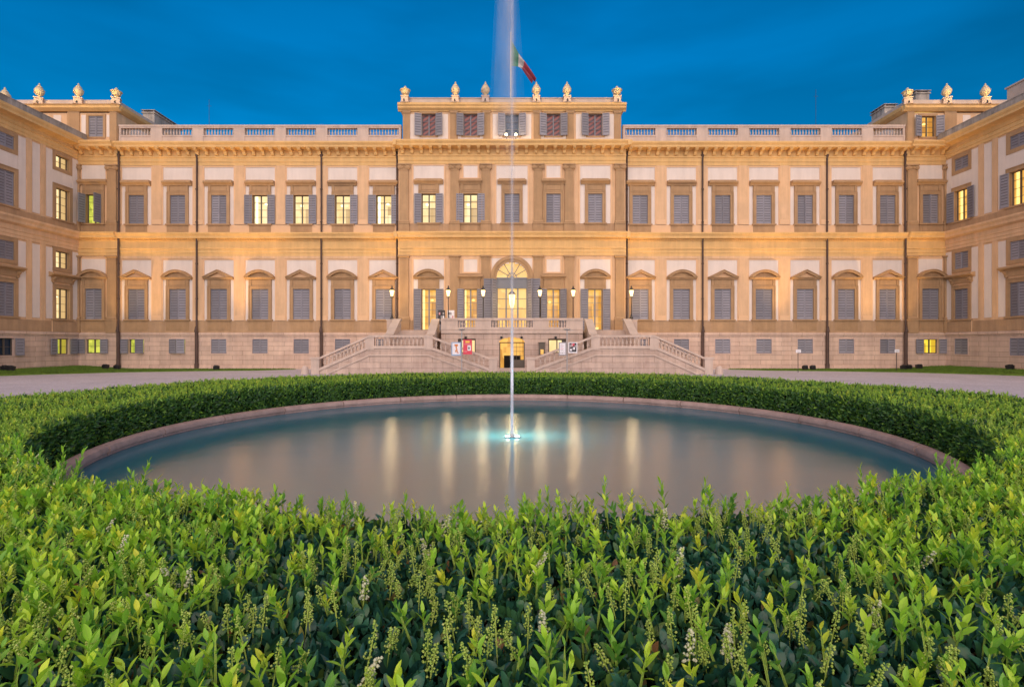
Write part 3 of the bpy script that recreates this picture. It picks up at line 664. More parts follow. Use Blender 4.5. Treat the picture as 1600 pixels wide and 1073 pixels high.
def staircase(s):
    """twin flights parallel to the front rising to a landing, then one flight up to the door; s = -1 left, +1 right"""
    FY = 41.0; D = 2.6
    root = thing('stone_staircase', ('left' if s < 0 else 'right') + ' double flight of stone stairs with baluster railings', 'staircase', (s*8.5, FY, 0))
    o = -8.5                                  # local x = mirrored distance from the middle
    X = lambda u: s*(u+o)
    pin, lin, lout, pout = 1.75, 6.4, 10.9, 14.75    # |x|: inner foot, landing inner, landing outer, outer foot
    zl, zf = 1.95, .25
    def poly(dz, ext=0): return [(X(pin), zf+dz), (X(lin), zl+dz), (X(lout), zl+dz), (X(pout), zf+dz)]
    def band(mb, a, b_, y0, y1, m=0):
        P, Q = poly(a), poly(b_)
        for i in range(3): mb.prism([P[i], P[i+1], Q[i+1], Q[i]], y0, y1, 'y', m)
    wl = MB(); P = poly(-.02)
    wl.prism([(X(pin),0), *P, (X(pout),0)], .02, .3, 'y', 0); wl.prism([(X(pin),0), *P, (X(pout),0)], D-.3, D-.02, 'y', 0)
    wl.box(*sorted((X(lin),X(lout))), .3, D+1.4, 1.7, zl, 1); wl.box(*sorted((X(lin-.02),X(lin+.3))), D, D+1.6, 0, 1.7, 0); wl.box(*sorted((X(lout-.3),X(lout+.02))), D, D+1.6, 0, 1.7, 0)
    band(wl, -.55, -.42, -.05, .02, 1)
    wl.build('stair_wall', [M['stair'], M['stone']], root)
    st = MB(); n = 11
    for k in range(n):
        for a, b_ in ((pin,lin),(pout,lout)):
            u0 = a+(b_-a)*k/n; u1 = a+(b_-a)*(k+1)/n; st.box(*sorted((X(u0),X(u1))), .3, D-.3, 0, zf+(zl-zf)*(k+1)/n-.05)
    n2 = 9
    for k in range(n2): zt_ = zl+(3.5-zl)*(k+1)/n2; st.box(*sorted((X(6.9),X(9.7))), D+.06+.3*k, D+.3*(k+1)+.08, 0, zt_-.045); st.box(*sorted((X(6.9),X(9.7))), D+.3*k, D+.3*(k+1)+.05, zt_-.045, zt_)
    st.build('steps', M['stone'], root)
    for y0, y1 in ((0,.3),(D-.3,D)):
        rl = MB()
        band(rl, -.0, .22, y0-.04, y1+.04); band(rl, .88, 1.04, y0-.07, y1+.07)
        for u in (lin, lout): rl.box(*sorted((X(u-.34),X(u+.34))), y0-.02, y1+.02, zl-.1, zl+.92)
        for u, q in ((pin,-1),(pout,1)):
            rl.box(*sorted((X(u),X(u+q*.62))), y0-.05, y1+.08, 0, zf+.9); rl.box(*sorted((X(u-q*.05),X(u+q*.7))), y0-.11, y1+.14, zf+.9, zf+1.05)
        if y0 > 0:
            rl = MB(); P, Q = poly(0), poly(1.04)
            for i in ((2,3),): 
                rl.prism([P[i[0]],P[i[1]],poly(.22)[i[1]],poly(.22)[i[0]]], y0, y1, 'y'); rl.prism([poly(.88)[i[0]],poly(.88)[i[1]],Q[i[1]],Q[i[0]]], y0, y1, 'y')
        r_ = rl.build('stair_railing', M['stone'], root)
        for (u0,z0),(u1,z1),nb in (((pin+.25,zf),(lin-.4,zl),11),((lin+.42,zl),(lout-.42,zl),12),((lout+.4,zl),(pout-.25,zf),11)):
            if y0 > 0 and u0 < lout: continue
            r = MB()
            for k in range(nb):
                tt = (k+.5)/nb
                u = u0+(u1-u0)*tt
                zz = zl if lin <= u <= lout else (zf+(zl-zf)*(u-pin)/(lin-pin) if u < lin else zl-(zl-zf)*(u-lout)/(pout-lout))
                balus(r, X(u), (y0+y1)/2, zz+.2, .7)
            r.build('baluster_row', M['stone'], r_, smooth=True)
    # sloping parapets of the upper flight
    for u0, u1 in ((6.35,6.9),(9.7,10.25)):
        pr = MB()
        pr.prism([(D-.9,zl),(D-.9,zl+.95),(D+.05,zl+1.05),(5.4,4.36-.0),(5.9,4.36),(5.9,zl)], X(u0), X(u1), 'x', 0)
        pr.prism([(D-.95,zl+.95),(D-.95,zl+1.05),(D+.03,zl+1.17),(5.4,4.48),(6.0,4.48),(6.0,4.36),(5.4,4.36),(D+.05,zl+1.05)], X(u0-.06), X(u1+.06), 'x', 1)
        if u0 > 9:
            pr.box(*sorted((X(10.25),X(10.95))), 5.8, 6.3, 3.3, 4.36, 0); pr.box(*sorted((X(10.2),X(11.0))), 5.75, 6.35, 4.36, 4.46, 1)
            pr.box(*sorted((X(10.25),X(10.95))), 5.9, 8.0, 0, 3.3, 0)
        pr.build('flight_parapet', [M['stone'], M['coping']], root)
staircase(-1); staircase(1)
for s in (-1,1):
    b = MB(); b.lathe([(.3,0),(.3,.12),(.27,.3),(.22,.52),(.14,.62),(.03,.66)], 16)
    o = b.build('stone_bollard', M['stone'], None, (s*15.85, 41.0, 0), smooth=True)
    tag(o, 'small stone bollard at the outer foot of the %s staircase' % ('left' if s < 0 else 'right'), 'bollard', 'stone bollards by the stairs')

# ================================================================== URNS
def urn_parts(kind):
    p = MB(); p.box(-.31,.31,-.31,.31,.1,.53); p.box(-.36,.36,-.36,.36,.53,.62); p.box(-.36,.36,-.36,.36,0,.1)
    u = MB()
    if kind == 'amphora': u.lathe([(.22,.72),(.23,.78),(.10,.86),(.11,.92),(.28,1.1),(.385,1.38),(.385,1.58),(.31,1.78),(.22,1.9),(.25,1.95),(.19,2.02),(.11,2.14),(.07,2.2),(.09,2.28),(.04,2.38),(.01,2.42)], 20)
    else: u.lathe([(.24,.72),(.25,.78),(.11,.86),(.12,.95),(.28,1.05),(.34,1.25),(.36,1.42),(.48,1.52),(.47,1.58),(.3,1.62),(.18,1.7),(.2,1.8),(.12,1.92),(.1,2.02),(.02,2.12)], 20)
    g = MB()
    if kind == 'amphora':
        for k in range(9):                           # slanting garland
            a0, a1 = -PI*.95+k*PI*1.9/9, -PI*.95+(k+1)*PI*1.9/9
            f = lambda a: (.385*math.sin(a), -.385*math.cos(a), 1.45+.17*math.sin(a))
            g.tube([f(a0), f(a1)], .03, 6)
    else:
        for k in range(10):
            a = 2*PI*k/10; u.tube([(.33*math.cos(a), .33*math.sin(a), 1.1), (.37*math.cos(a), .37*math.sin(a), 1.42)], .022, 5)
    l = MB(); l.box(-.06,.06,-.62,-.5,.0,.1); l.tube([(0,-.56,.1),(0,-.52,.2)], .06, 8)
    fz = (2.0-.62)/(2.42-.72) if kind == 'amphora' else (1.6-.62)/(2.12-.72)
    for q_ in (u, g): q_.v = [(x,y,.62+(z-.72)*fz) for x,y,z in q_.v]
    return p.data('pedestal', M['stone']), u.data('vase', M['urn'], True), (g.data('garland', M['urn'], True) if g.v else None), l.data('spotlight', M['black'])
M['urn'] = mat('pale_urn_stone', (.55,.46,.32), .8, .15, 3, .3, 12, .25)
UP = {k: urn_parts(k) for k in ('amphora','bowl')}
def urn(x, y, z, kind, label, lit, rz=0):
    r = thing('stone_urn', label, 'urn', (x,y,z), rz, 'stone urns along the roof line')
    for nm, me in zip(('pedestal','vase','garland','spotlight'), UP[kind]):
        if me: put(nm, me, r)
    if lit: lamp('POINT', (x-.45*math.sin(-rz), y-.95, z+.75), lit*2.2, (1,.60,.16), size=.06)
YA = YF-PC-.12
order = ['leftmost','second from the left','third from the left','fourth from the left','fifth from the left','rightmost']
for k, px in enumerate((633,711.5,758.5,838,886,964)):
    kd = 'bowl' if k in (0,5) else 'amphora'
    urn((px-800)*48.6/837, YA, 24.1, kd, '%s urn %s of the row on the central attic roof' % ('squat flaming' if kd == 'bowl' else ('unlit lidded' if k == 2 else 'lidded')+' amphora', order[k]), 0 if k == 2 else 9)
for px, kd, lb in ((184,'bowl','squat urn at the inner corner of the left corner attic'),(125,'amphora','lidded urn in the middle of the three on the left corner attic'),(64,'amphora','lidded urn at the outer end of the three on the left corner attic')):
    urn((px-800)*49.0/837, YF-PP-.12, 24.05, kd, lb, 11, R(25))
for px, kd, lb in ((1416,'bowl','squat urn at the inner corner of the right corner attic'),(1477,'amphora','lidded urn in the middle of the three on the right corner attic'),(1537,'amphora','lidded urn at the outer end of the three on the right corner attic')):
    urn((px-800)*49.0/837, YF-PP-.12, 24.05, kd, lb, 11, R(-25))
urn(-42.6, 45.0, 21.85, 'amphora', 'partly hidden urn above the left wing roof at the picture edge', 11, R(40))

# ================================================================== LAMPS
def street_lamp(x, y, z0, zl, label):
    r = thing('street_lamp', label, 'street lamp', (x,y,z0), 0, 'lanterns along the terrace')
    h = zl - z0
    p = MB(); p.lathe([(.16,0),(.16,.1),(.1,.16),(.07,.3),(.045,.5),(.034,h-.5),(.05,h-.48),(.03,h-.4)], 10); p.tube([(-.16,0,h-.42),(0,0,h-.5),(.16,0,h-.42)], .02, 6); p.build('post', M['iron'], r, smooth=True)
    g = MB(); g.lathe([(.09,h-.38),(.12,h-.3),(.21,h+.12),(.2,h+.16)], 6); g.build('lamp_glass', M['glow'], r)
    c = MB(); c.lathe([(.24,h+.16),(.24,h+.19),(.17,h+.28),(.1,h+.36),(.06,h+.42),(.08,h+.46),(.02,h+.58)], 6)
    for k in range(6):
        a = 2*PI*(k+.5)/6; c.tube([(.095*math.cos(a),.095*math.sin(a),h-.38),(.125*math.cos(a),.125*math.sin(a),h-.3),(.215*math.cos(a),.215*math.sin(a),h+.14)], .014, 5)
    c.lathe([(.04,h-.45),(.12,h-.4),(.12,h-.37)], 6); c.build('lamp_cap', M['iron'], r)
    lamp('POINT', (x, y-.45, zl-.05), 55, (1,.72,.36), size=.2)
for px, Yl, lb in ((612.5,47.2,'leftmost lantern post, in front of the last left shuttered window before the stairs'),(700.5,46.4,'lantern post between the left glass door and the small posters'),(755,46.4,'lantern post just left of the arched main door'),(843.5,46.4,'lantern post just right of the arched main door'),(895.5,46.4,'lantern post left of the right glass door'),(986.5,47.2,'rightmost lantern post, in front of the first right shuttered window')):
    street_lamp((px-800)*Yl/837, Yl, 4.5 if Yl > 47 else 3.5, CH+80*Yl/837, lb)
hl = thing('hanging_lantern', 'large bright lantern hanging in the arched main doorway', 'lantern', (0, 48.1, 5.6))
b = MB(); b.lathe([(.05,-.1),(.16,0),(.24,.3),(.3,.9),(.3,1.1),(.24,1.14)], 8); b.build('lamp_glass', M['glow'], hl)
b = MB(); b.lathe([(.33,1.14),(.33,1.2),(.2,1.34),(.08,1.46),(.03,1.6)], 8); b.tube([(0,0,1.6),(0,0,3.0)], .02, 6); b.lathe([(.02,-.2),(.07,-.14),(.06,-.09)], 8)
for k in range(8): a = 2*PI*(k+.5)/8; b.tube([(.16*math.cos(a),.16*math.sin(a),0),(.25*math.cos(a),.25*math.sin(a),.3),(.31*math.cos(a),.31*math.sin(a),1.12)], .012, 5)
b.build('lamp_cap', M['iron'], hl); lamp('POINT', (0,47.6,6.2), 60, (1,.72,.36), size=.25)

# floodlights on the lawn
def lawn_z(ax_): t = min(max((ax_-33.5)/5.5,0),1); return .05+.27*t*t*(3-2*t)
EX, EY = [19.5,22,27,32,35,36.2,37.2,39.4], [48.3,46.4,45.2,43.3,40.8,39.6,38.2,36]
def floodlight(px, Y, label, e, aimx=0, two=False):
    x = (px-800)*Y/837
    r = thing('floodlight', label, 'floodlight', (x,Y,lawn_z(abs(x))-.02), 0, 'floodlights on the lawns')
    b = MB(); b.box(-.16,.16,-.18,.18,0,.05); b.box(-.19,-.165,-.05,.05,0,.34); b.box(.165,.19,-.05,.05,0,.34); b.build('bracket', M['black'], r)
    b = MB(); b.prism([(-.22,.1),(.18,.08),(.26,.36),(-.1,.46)], -.16, .16, 'x'); 
    for k in range(5): b.box(-.14+.06*k, -.12+.06*k, -.27, -.2, .12, .4)
    b.build('housing', M['black'], r)
    b = MB(); b.prism([(.185,.1),(.2,.09),(.265,.34),(.25,.35)], -.14, .14, 'x'); b.build('lens', M['spot2'], r)
    if e: lamp('SPOT', (x, Y+.3, .55), e, (1,.60,.20), size=.25, aim=(x+aimx, YF, 19), spot=44, blend=1.0)
M['spot2'] = emis('floodlight_glass', (1,.7,.35), 2)
FE = 3000
for px, Y, lb, e, ax_ in ((8,40.2,'outer black floodlight of the pair on the left lawn by the wing',0,0),(17,40.2,'inner black floodlight of the pair on the left lawn by the wing',FE*.5,1),(165,46.6,'single black floodlight left of the first left drainpipe',FE,0),(183,46.6,'black floodlight at the foot of the first left drainpipe',FE,5),(338,46.2,'black floodlight at the inner tip of the left lawn',FE*1.5,3),
  (1258,46.2,'black floodlight beside the inner small sign on the right lawn',FE*1.5,-3),(1270,46.2,'grey floodlight second from the inner small sign on the right lawn',0,0),(1412,46.6,'black floodlight at the foot of the outer right drainpipe',FE,-5),(1420,46.6,'middle black floodlight of the three right of the outer right drainpipe',0,0),(1436,46.6,'outer black floodlight of the three right of the outer right drainpipe',FE,0),(1578,41.3,'lone black floodlight by the right wing',FE*.5,-1)):
    floodlight(px, Y, lb, e, ax_)
for x in (-12.6, 12.6):  # unseen lamps, added to even out the light on the middle of the front
    floodlight(800+x*837/46.6, 46.6, 'added unseen floodlight behind the %s staircase' % ('left' if x < 0 else 'right'), FE*1.3, -x*.3)
for k, px in enumerate((791,806)):
    x = (px-800)*48.3/837
    r = thing('roof_floodlight', '%s of the two glaring floodlights before the middle attic window' % ('left' if k == 0 else 'right'), 'floodlight', (x,47.9,20.6), 0, 'floodlights on the central cornice')
    b = MB(); b.box(-.16,.16,0,.12,.25,.55); b.box(-.03,.03,.02,.1,0,.25); b.build('housing', M['black'], r)
    b = MB(); b.lathe([(.02,-.02),(.11,-.02),(.11,.02)], 12, (0,0,0)); me = b.data('lens', M['spot']); o = put('lens', me, r, (0,-.03,.4)); o.rotation_euler = (R(90),0,0)
    lamp('POINT', (x,47.6,21.1), 25, (1,.8,.5), size=.1)

# flagpole, flag, antennas
fp = MB(); fp.tube([(0,0,0),(0,0,10)], [.09,.05], 8); fp.lathe([(.02,10),(.1,10.06),(.1,10.14),(.01,10.22)], 8); fp.lathe([(.2,0),(.2,.2),(.1,.3)], 8)
tag(fp.build('flagpole', mat('white_pole', (.6,.58,.56), .5), None, (-.13, 55, 24.1), smooth=True), 'thin white flagpole on the central attic roof', 'flagpole')
def flag():
    rows, cols = 10, 24; vs = []; fs = []; mi = []
    top = [(0,33.45),(.75,32.2),(1.35,31.3),(2.55,29.4)]; bot = [(0,30.85),(.7,30.65),(1.1,30.45),(2.1,29.15)]
    def ip(P, t):
        q = t*(len(P)-1); i = min(int(q), len(P)-2); f = q-i; return (P[i][0]*(1-f)+P[i+1][0]*f, P[i][1]*(1-f)+P[i+1][1]*f)
    for c in range(cols+1):
        t = c/cols; a, b_ = ip(top, t), ip(bot, t)
        for r in range(rows+1):
            f = r/rows; vs.append((a[0]*(1-f)+b_[0]*f, .28*math.sin(f*9+t*5)*(t**.5), a[1]*(1-f)+b_[1]*f-24.1))
    for c in range(cols):
        for r in range(rows): i = c*(rows+1)+r; fs.append((i,i+1,i+rows+2,i+rows+1)); mi.append(min(int(3*c/cols),2))
    b = MB(); b.v = vs; b.f = fs; b.m = mi
    o = b.build('flag', [mat('green_cloth',(.05,.18,.12),.8), mat('white_cloth',(.45,.42,.42),.8), mat('red_cloth',(.34,.07,.10),.8)], None, (-.06,55,24.1), smooth=True)
    tag(o, 'drooping green white and red flag on the roof flagpole', 'flag')
flag()
for x, top, lb in ((-31.1,27.4,'thin wire antenna above the left roof balustrade'),(31.2,28.4,'thin wire antenna above the right roof balustrade')):
    b = MB(); b.tube([(0,0,0),(0,0,top-20.5)], .018, 5); b.tube([(-.25,0,top-21.2),(.25,0,top-21.2)], .012, 5); tag(b.build('antenna', M['iron'], None, (x, 55, 20.5)), lb, 'antenna')

# ================================================================== SIGNS
P = {k: mat('print_'+k, c, .5, .03, 3, 0, 10, .3) for k, c in dict(white=(.75,.74,.78), blue=(.28,.42,.62), red=(.65,.07,.11), yellow=(.8,.55,.1), ink=(.04,.035,.04), skin=(.55,.25,.12), pink=(.6,.3,.32), grey=(.3,.29,.3), orange=(.65,.2,.05)).items()}
M['steel'] = mat('grey_steel', (.35,.36,.38), .4, .05, 3, .02, 30, .5, metal=.6)
SY = 39.6
def poster_sign(px, label, left):
    x = (px-800)*SY/837
    r = thing('poster_sign', label, 'sign', (x,SY,0)); k = SY/837
    b = MB(); b.tube([(0,0,0),(0,0,3.3)], .035, 8); b.lathe([(.16,0),(.16,.04),(.05,.06)], 10); b.build('post', M['steel'], r)
    b = MB(); b.prism([(-.5,.02),(.5,.02),(.5,.05),(-.5,.05)], 3.3, 3.32, 'z'); b.lathe([(.05,3.3),(.28,3.38),(.26,3.42),(.02,3.46)], 12); b.build('lamp_head', M['steel'], r)
    Z = lambda py: CH + (535-py)*k
    def board(name, a, b_, t, c, edge, face, marks):
        q = MB(); q.box(a*k, b_*k, -.05, .03, Z(c), Z(t)); o = q.build(name, P[edge], r)
        q = MB(); q.box(a*k+.07, b_*k-.07, -.06, -.05, Z(c)+.09, Z(t)-.07, 0); mats = [P[face]]
        for (u0,u1,v0,v1,cc) in marks:
            if P[cc] not in mats: mats.append(P[cc])
            w_, h_ = (b_-a)*k-.14, (c-t)*k-.16
            q.box(a*k+.07+u0*w_, a*k+.07+u1*w_, -.066-.0015*mats.index(P[cc]), -.06, Z(c)+.09+v0*h_, Z(c)+.09+v1*h_, mats.index(P[cc]))
        q.build('poster', mats, o)
    if left:
        board('display_board', -16, -1.2, 533, 554, 'blue', 'white', [(.3,.72,.72,.9,'orange'),(.42,.6,.5,.74,'skin'),(.5,.66,.3,.52,'orange'),(.36,.5,.2,.4,'skin'),(.6,.86,.1,.18,'pink'),(.2,.35,.78,.84,'grey'),(.55,.72,.18,.32,'skin')])
        board('display_board', 2.2, 16, 529, 552, 'red', 'red', [(.2,.8,.82,.97,'yellow'),(.05,.95,.68,.73,'pink'),(.5,.98,.2,.62,'white'),(.62,.8,.3,.5,'ink'),(.05,.4,.1,.16,'pink')])
    else:
        board('display_board', -13, -1.2, 533, 554, 'grey', 'white', [(.15,.5,.86,.89,'grey'),(.15,.7,.74,.76,'pink'),(.15,.5,.64,.66,'grey'),(.15,.66,.5,.53,'red'),(.15,.6,.38,.4,'grey'),(.15,.75,.28,.3,'grey'),(.12,.3,.1,.15,'ink'),(.42,.6,.1,.15,'ink'),(.7,.88,.1,.15,'grey')])
        board('display_board', 2.0, 16, 533, 550, 'white', 'ink', [(.05,.3,.5,.85,'grey'),(.3,.5,.6,.95,'pink'),(.5,.72,.7,.97,'red'),(.55,.8,.25,.55,'white'),(.1,.35,.1,.35,'white'),(.75,.95,.5,.8,'grey'),(.4,.52,.2,.45,'grey')])
poster_sign(721.5, 'poster stand with a blue framed board and a red board by the left stairs', True)
poster_sign(886, 'poster stand with a white text board and a dark photo board', False)
for px, lb, a in ((690,'left small poster stand with dark photos on the terrace by the left door',0),(704.5,'right small poster stand with dark photos on the terrace by the left door',1)):
    Yp = 46.9; k = Yp/837; r = thing('poster_stand', lb, 'poster stand', ((px-800)*k, Yp, 3.5), 0, 'small poster stands on the terrace')
    b = MB(); b.box(-.3,.3,-.03,.03,.55,1.75); b.tube([(-.22,0,0),(-.22,0,.6)], .02, 6); b.tube([(.22,0,0),(.22,0,.6)], .02, 6); b.build('board', P['ink'] if not a else P['white'], r)
    b = MB(); mats = [P['grey'], P['white'], P['pink'], P['ink']]
    for q in range(9): u, v = -.24+.17*(q%3), .75+.3*(q//3); b.box(u, u+.13, -.045, -.032, v, v+.22, (q*5+a)%4)
    b.build('poster', mats, r)
bx = thing('display_box', 'small wall cabinet with an amber lit front right of the basement door', 'display case', (3.0-.55+.05, TY-.1, 0))
b = MB(); b.box(-.25,.25,-.12,.1,1.4,2.4); b.box(-.3,.3,-.16,.1,2.4,2.46); b.build('cabinet', M['sash'], bx); b = MB(); b.box(-.12,.14,-.13,-.121,1.45,1.85); b.build('lit_front', M['amber'], bx)
for px, lb in ((1247,'thin post with a small white sign at the inner tip of the right lawn'),(1401,'thin post with a small white sign left of the outer right drainpipe')):
    Yp = 43.5 if px < 1300 else 45; k = Yp/837; r = thing('small_sign', lb, 'sign', ((px-800)*k, Yp, 0), 0, 'small signs on the right lawn')
    b = MB(); b.tube([(0,0,0),(0,0,1.75)], .028, 6); b.build('post', M['iron'], r); b = MB(); b.box(-.2,.2,-.06,-.035,1.6,1.85); b.box(-.1,.12,-.064,-.06,1.68,1.72,1); b.build('sign_plate', [P['white'], P['grey']], r)
for px, lb in ((728,'first'),(783.5,'second'),(815,'third'),(868,'fourth')):
    k = TY/837; b = MB(); b.box(-.05,.05,-.2,0,0,.05); b.prism([(-.22,-.14),(-.08,-.14),(-.04,.06),(-.24,.0)], -.09, .09, 'x')
    tag(b.build('wall_lamp', M['black'], None, ((px-800)*k, TY, CH+(535-525)*k)), '%s small black wall lamp from the left above the basement openings' % lb, 'wall lamp', 'wall lamps under the terrace')

# ================================================================== GROUND
def gravel_mat():
    m = bpy.data.materials.new('gravel'); m.use_nodes = True; nt = m.node_tree; b = nt.nodes['Principled BSDF']; L = nt.links.new; b.inputs['Roughness'].default_value = .95; b.inputs['Specular IOR Level'].default_value = .15
    tc = N(nt,'ShaderNodeTexCoord'); v = N(nt,'ShaderNodeTexVoronoi',i={'Scale':18}); n = N(nt,'ShaderNodeTexNoise',i={'Scale':.35,'Detail':6,'Roughness':.7}); n2 = N(nt,'ShaderNodeTexNoise',i={'Scale':5,'Detail':6,'Roughness':.8})
    for q in (v,n,n2): L(tc.outputs['Object'], q.inputs['Vector'])
    cr = N(nt,'ShaderNodeValToRGB'); cr.color_ramp.elements[0].color = (.25,.235,.25,1); cr.color_ramp.elements[1].color = (.60,.575,.64,1)
    sp = N(nt,'ShaderNodeSeparateColor'); L(v.outputs['Color'], sp.inputs[0]); a = N(nt,'ShaderNodeMath',operation='MULTIPLY_ADD',i={1:.45,2:0}); L(sp.outputs[0], a.inputs[0]); a2 = N(nt,'ShaderNodeMath',operation='MULTIPLY_ADD',i={1:.45}); L(n2.outputs['Fac'], a2.inputs[0]); L(a.outputs[0], a2.inputs[2]); a.inputs[2].default_value = -.18
    a3 = N(nt,'ShaderNodeMath',operation='MULTIPLY_ADD',i={1:.7}); L(n.outputs['Fac'], a3.inputs[0]); L(a2.outputs[0], a3.inputs[2]); L(a3.outputs[0], cr.inputs[0])
    L(cr.outputs[0], b.inputs['Base Color']); bp = N(nt,'ShaderNodeBump',i={'Strength':.6,'Distance':.03}); L(v.outputs['Distance'], bp.inputs['Height']); L(bp.outputs[0], b.inputs['Normal']); return m
g = MB(); rr = [8.15, 14, 40, 120, 900]; vs = [(r*math.cos(2*PI*k/96), 12.4+r*math.sin(2*PI*k/96), 0) for r in rr for k in range(96)]
g.add(vs, [(i*96+k, i*96+(k+1)%96, (i+1)*96+(k+1)%96, (i+1)*96+k) for i in range(4) for k in range(96)])
tag(g.build('ground', gravel_mat()), kind='structure')
M['grass'] = mat('mown_grass', (.12,.20,.03), .9, .35, 3, .6, 60, .2)
for s in (-1,1):
    g = MB(); nx, ny = 60, 10; vs = []
    for i in range(nx+1):
        X_ = 19.5+19.95*i/nx; y0_ = float(np.interp(X_, EX, EY))
        vs.append((s*X_, y0_-.03, 0))
        for j in range(ny+1): vs.append((s*X_, y0_+(48.4-y0_)*j/ny, lawn_z(X_) if j else .04))
    g.add(vs, [(i*(ny+2)+j, i*(ny+2)+j+1, (i+1)*(ny+2)+j+1, (i+1)*(ny+2)+j) for i in range(nx) for j in range(ny+1)])
    tag(g.build('lawn', M['grass']), kind='structure')
    # mown blades
    n = 26000; xy = []
    px_ = -rng.uniform(19.6,39.4,n*3); py_ = rng.uniform(36,48.35,n*3); ok = py_ > np.interp(-px_, EX, EY)+.1; px_, py_ = px_[ok][:n], py_[ok][:n]; n = len(px_)
    t = np.clip((-px_-33.5)/5.5,0,1); gz = .03+.27*t*t*(3-2*t)
    a = rng.uniform(0,2*PI,n); h = rng.uniform(.05,.11,n); wv = .02
    V = np.zeros((n,3,3)); V[:,0] = np.c_[px_-wv*np.cos(a), py_-wv*np.sin(a), gz]; V[:,1] = np.c_[px_+wv*np.cos(a), py_+wv*np.sin(a), gz]; V[:,2] = np.c_[px_+rng.normal(0,.03,n), py_+rng.normal(0,.03,n), gz+.02+h]
    if s > 0: V[:,:,0] *= -1
    me = bpy.data.meshes.new('grass'); me.from_pydata(V.reshape(-1,3).tolist(), [], np.arange(n*3).reshape(-1,3).tolist()); me.materials.append(M['grass']); tag(put('grass', me), 'short mown grass on the %s lawn' % ('left' if s < 0 else 'right'), 'grass', kind='stuff')
    k = MB(); x0, x1 = sorted((s*16, s*38.9)); k.box(x0, x1, 48.42, 48.9, 0, .07); tag(k.build('pavement', M['stone']), kind='structure')

# ================================================================== POOL
PCY, PR = 12.4, 8.24
basin = thing('fountain_basin', 'large round fountain basin with a rounded worn stone rim inside the hedge', 'fountain basin', (0,PCY,0))
M['rim'] = mat('worn_rim_stone', (.40,.285,.25), .75, .2, 2.5, .4, 30, .3, stain=((.17,.12,.10),.6,2.0))
b = MB(); prof = [(8.27,0),(8.27,.20),(8.30,.24),(8.31,.31),(8.27,.37),(8.2,.40),(8.12,.40),(8.05,.37),(8.02,.31),(8.03,.26),(8.07,.235),(8.07,.19),(8.09,.17),(8.09,-.3)]
nseg = 24
for k in range(nseg):
    a0, a1 = 2*PI*k/nseg+.0018, 2*PI*(k+1)/nseg-.0018; m_ = 8; vs = []; fs = []
    sc = 1 + random.uniform(-.0012,.0012)
    for i in range(m_+1):
        a = a0+(a1-a0)*i/m_
        vs += [(r*sc*math.cos(a), r*sc*math.sin(a), z) for r, z in prof]
    q = len(prof)
    for i in range(m_):
        for j_ in range(q-1): fs.append((i*q+j_, i*q+j_+1, (i+1)*q+j_+1, (i+1)*q+j_))
    fs.append(tuple(range(q))); fs.append(tuple(m_*q+j_ for j_ in range(q)))
    b.add(vs, fs)
b.lathe([(8.24,0),(8.24,.36),(8.1,.36),(8.1,-.3)], 96, cap=False)
b.build('rim', M['rim'], basin, smooth=True)
def water_mat():
    # milky fountain water: mirror by Fresnel over a turquoise scattering body that lets the sunk lamps glow through
    m = bpy.data.materials.new('fountain_water'); m.use_nodes = True; nt = m.node_tree; nt.nodes.clear(); L = nt.links.new
    out = N(nt,'ShaderNodeOutputMaterial'); gl = N(nt,'ShaderNodeBsdfGlossy',i={'Color':(.98,.98,.98,1),'Roughness':.13}); fr = N(nt,'ShaderNodeFresnel',i={'IOR':3.9}); mx = N(nt,'ShaderNodeMixShader')
    df = N(nt,'ShaderNodeBsdfDiffuse',i={'Color':(.005,.25,.39,1)}); tl = N(nt,'ShaderNodeBsdfTranslucent',i={'Color':(.30,.80,.80,1)}); tr = N(nt,'ShaderNodeMixShader',i={0:.5}); L(df.outputs[0], tr.inputs[1]); L(tl.outputs[0], tr.inputs[2])
    tc = N(nt,'ShaderNodeTexCoord'); mp = N(nt,'ShaderNodeMapping',i={'Scale':(1,1.6,1)}); n = N(nt,'ShaderNodeTexNoise',i={'Scale':8,'Detail':6,'Roughness':.65}); n2 = N(nt,'ShaderNodeTexNoise',i={'Scale':.7,'Detail':2})
    L(tc.outputs['Object'], mp.inputs[0]); L(mp.outputs[0], n.inputs['Vector']); L(mp.outputs[0], n2.inputs['Vector'])
    a = N(nt,'ShaderNodeMath',operation='MULTIPLY_ADD',i={1:2.5}); L(n2.outputs['Fac'], a.inputs[0]); L(n.outputs['Fac'], a.inputs[2])
    bp = N(nt,'ShaderNodeBump',i={'Strength':.11,'Distance':.03}); L(a.outputs[0], bp.inputs['Height']); L(bp.outputs[0], gl.inputs['Normal']); L(bp.outputs[0], fr.inputs['Normal'])
    L(fr.outputs[0], mx.inputs[0]); L(tr.outputs[0], mx.inputs[1]); L(gl.outputs[0], mx.inputs[2]); L(mx.outputs[0], out.inputs[0]); return m
b = MB(); b.add([(8.08*math.cos(2*PI*k/96), 8.08*math.sin(2*PI*k/96), -.7) for k in range(96)], [tuple(range(96))]); b.lathe([(8.085,-.7),(8.085,.165)], 96, cap=False)
b.build('basin_floor', mat('turquoise_basin_paint', (.03,.46,.64), .8, .1, .6, .1, 10, .1, stain=((.08,.30,.40),.5,.7)), basin)
WZ = .18
b = MB(); b.add([(8.085*math.cos(2*PI*k/96), 8.085*math.sin(2*PI*k/96), 0) for k in range(96)], [tuple(range(96))]); tag(b.build('water', water_mat(), None, (0,PCY,WZ)), kind='structure')

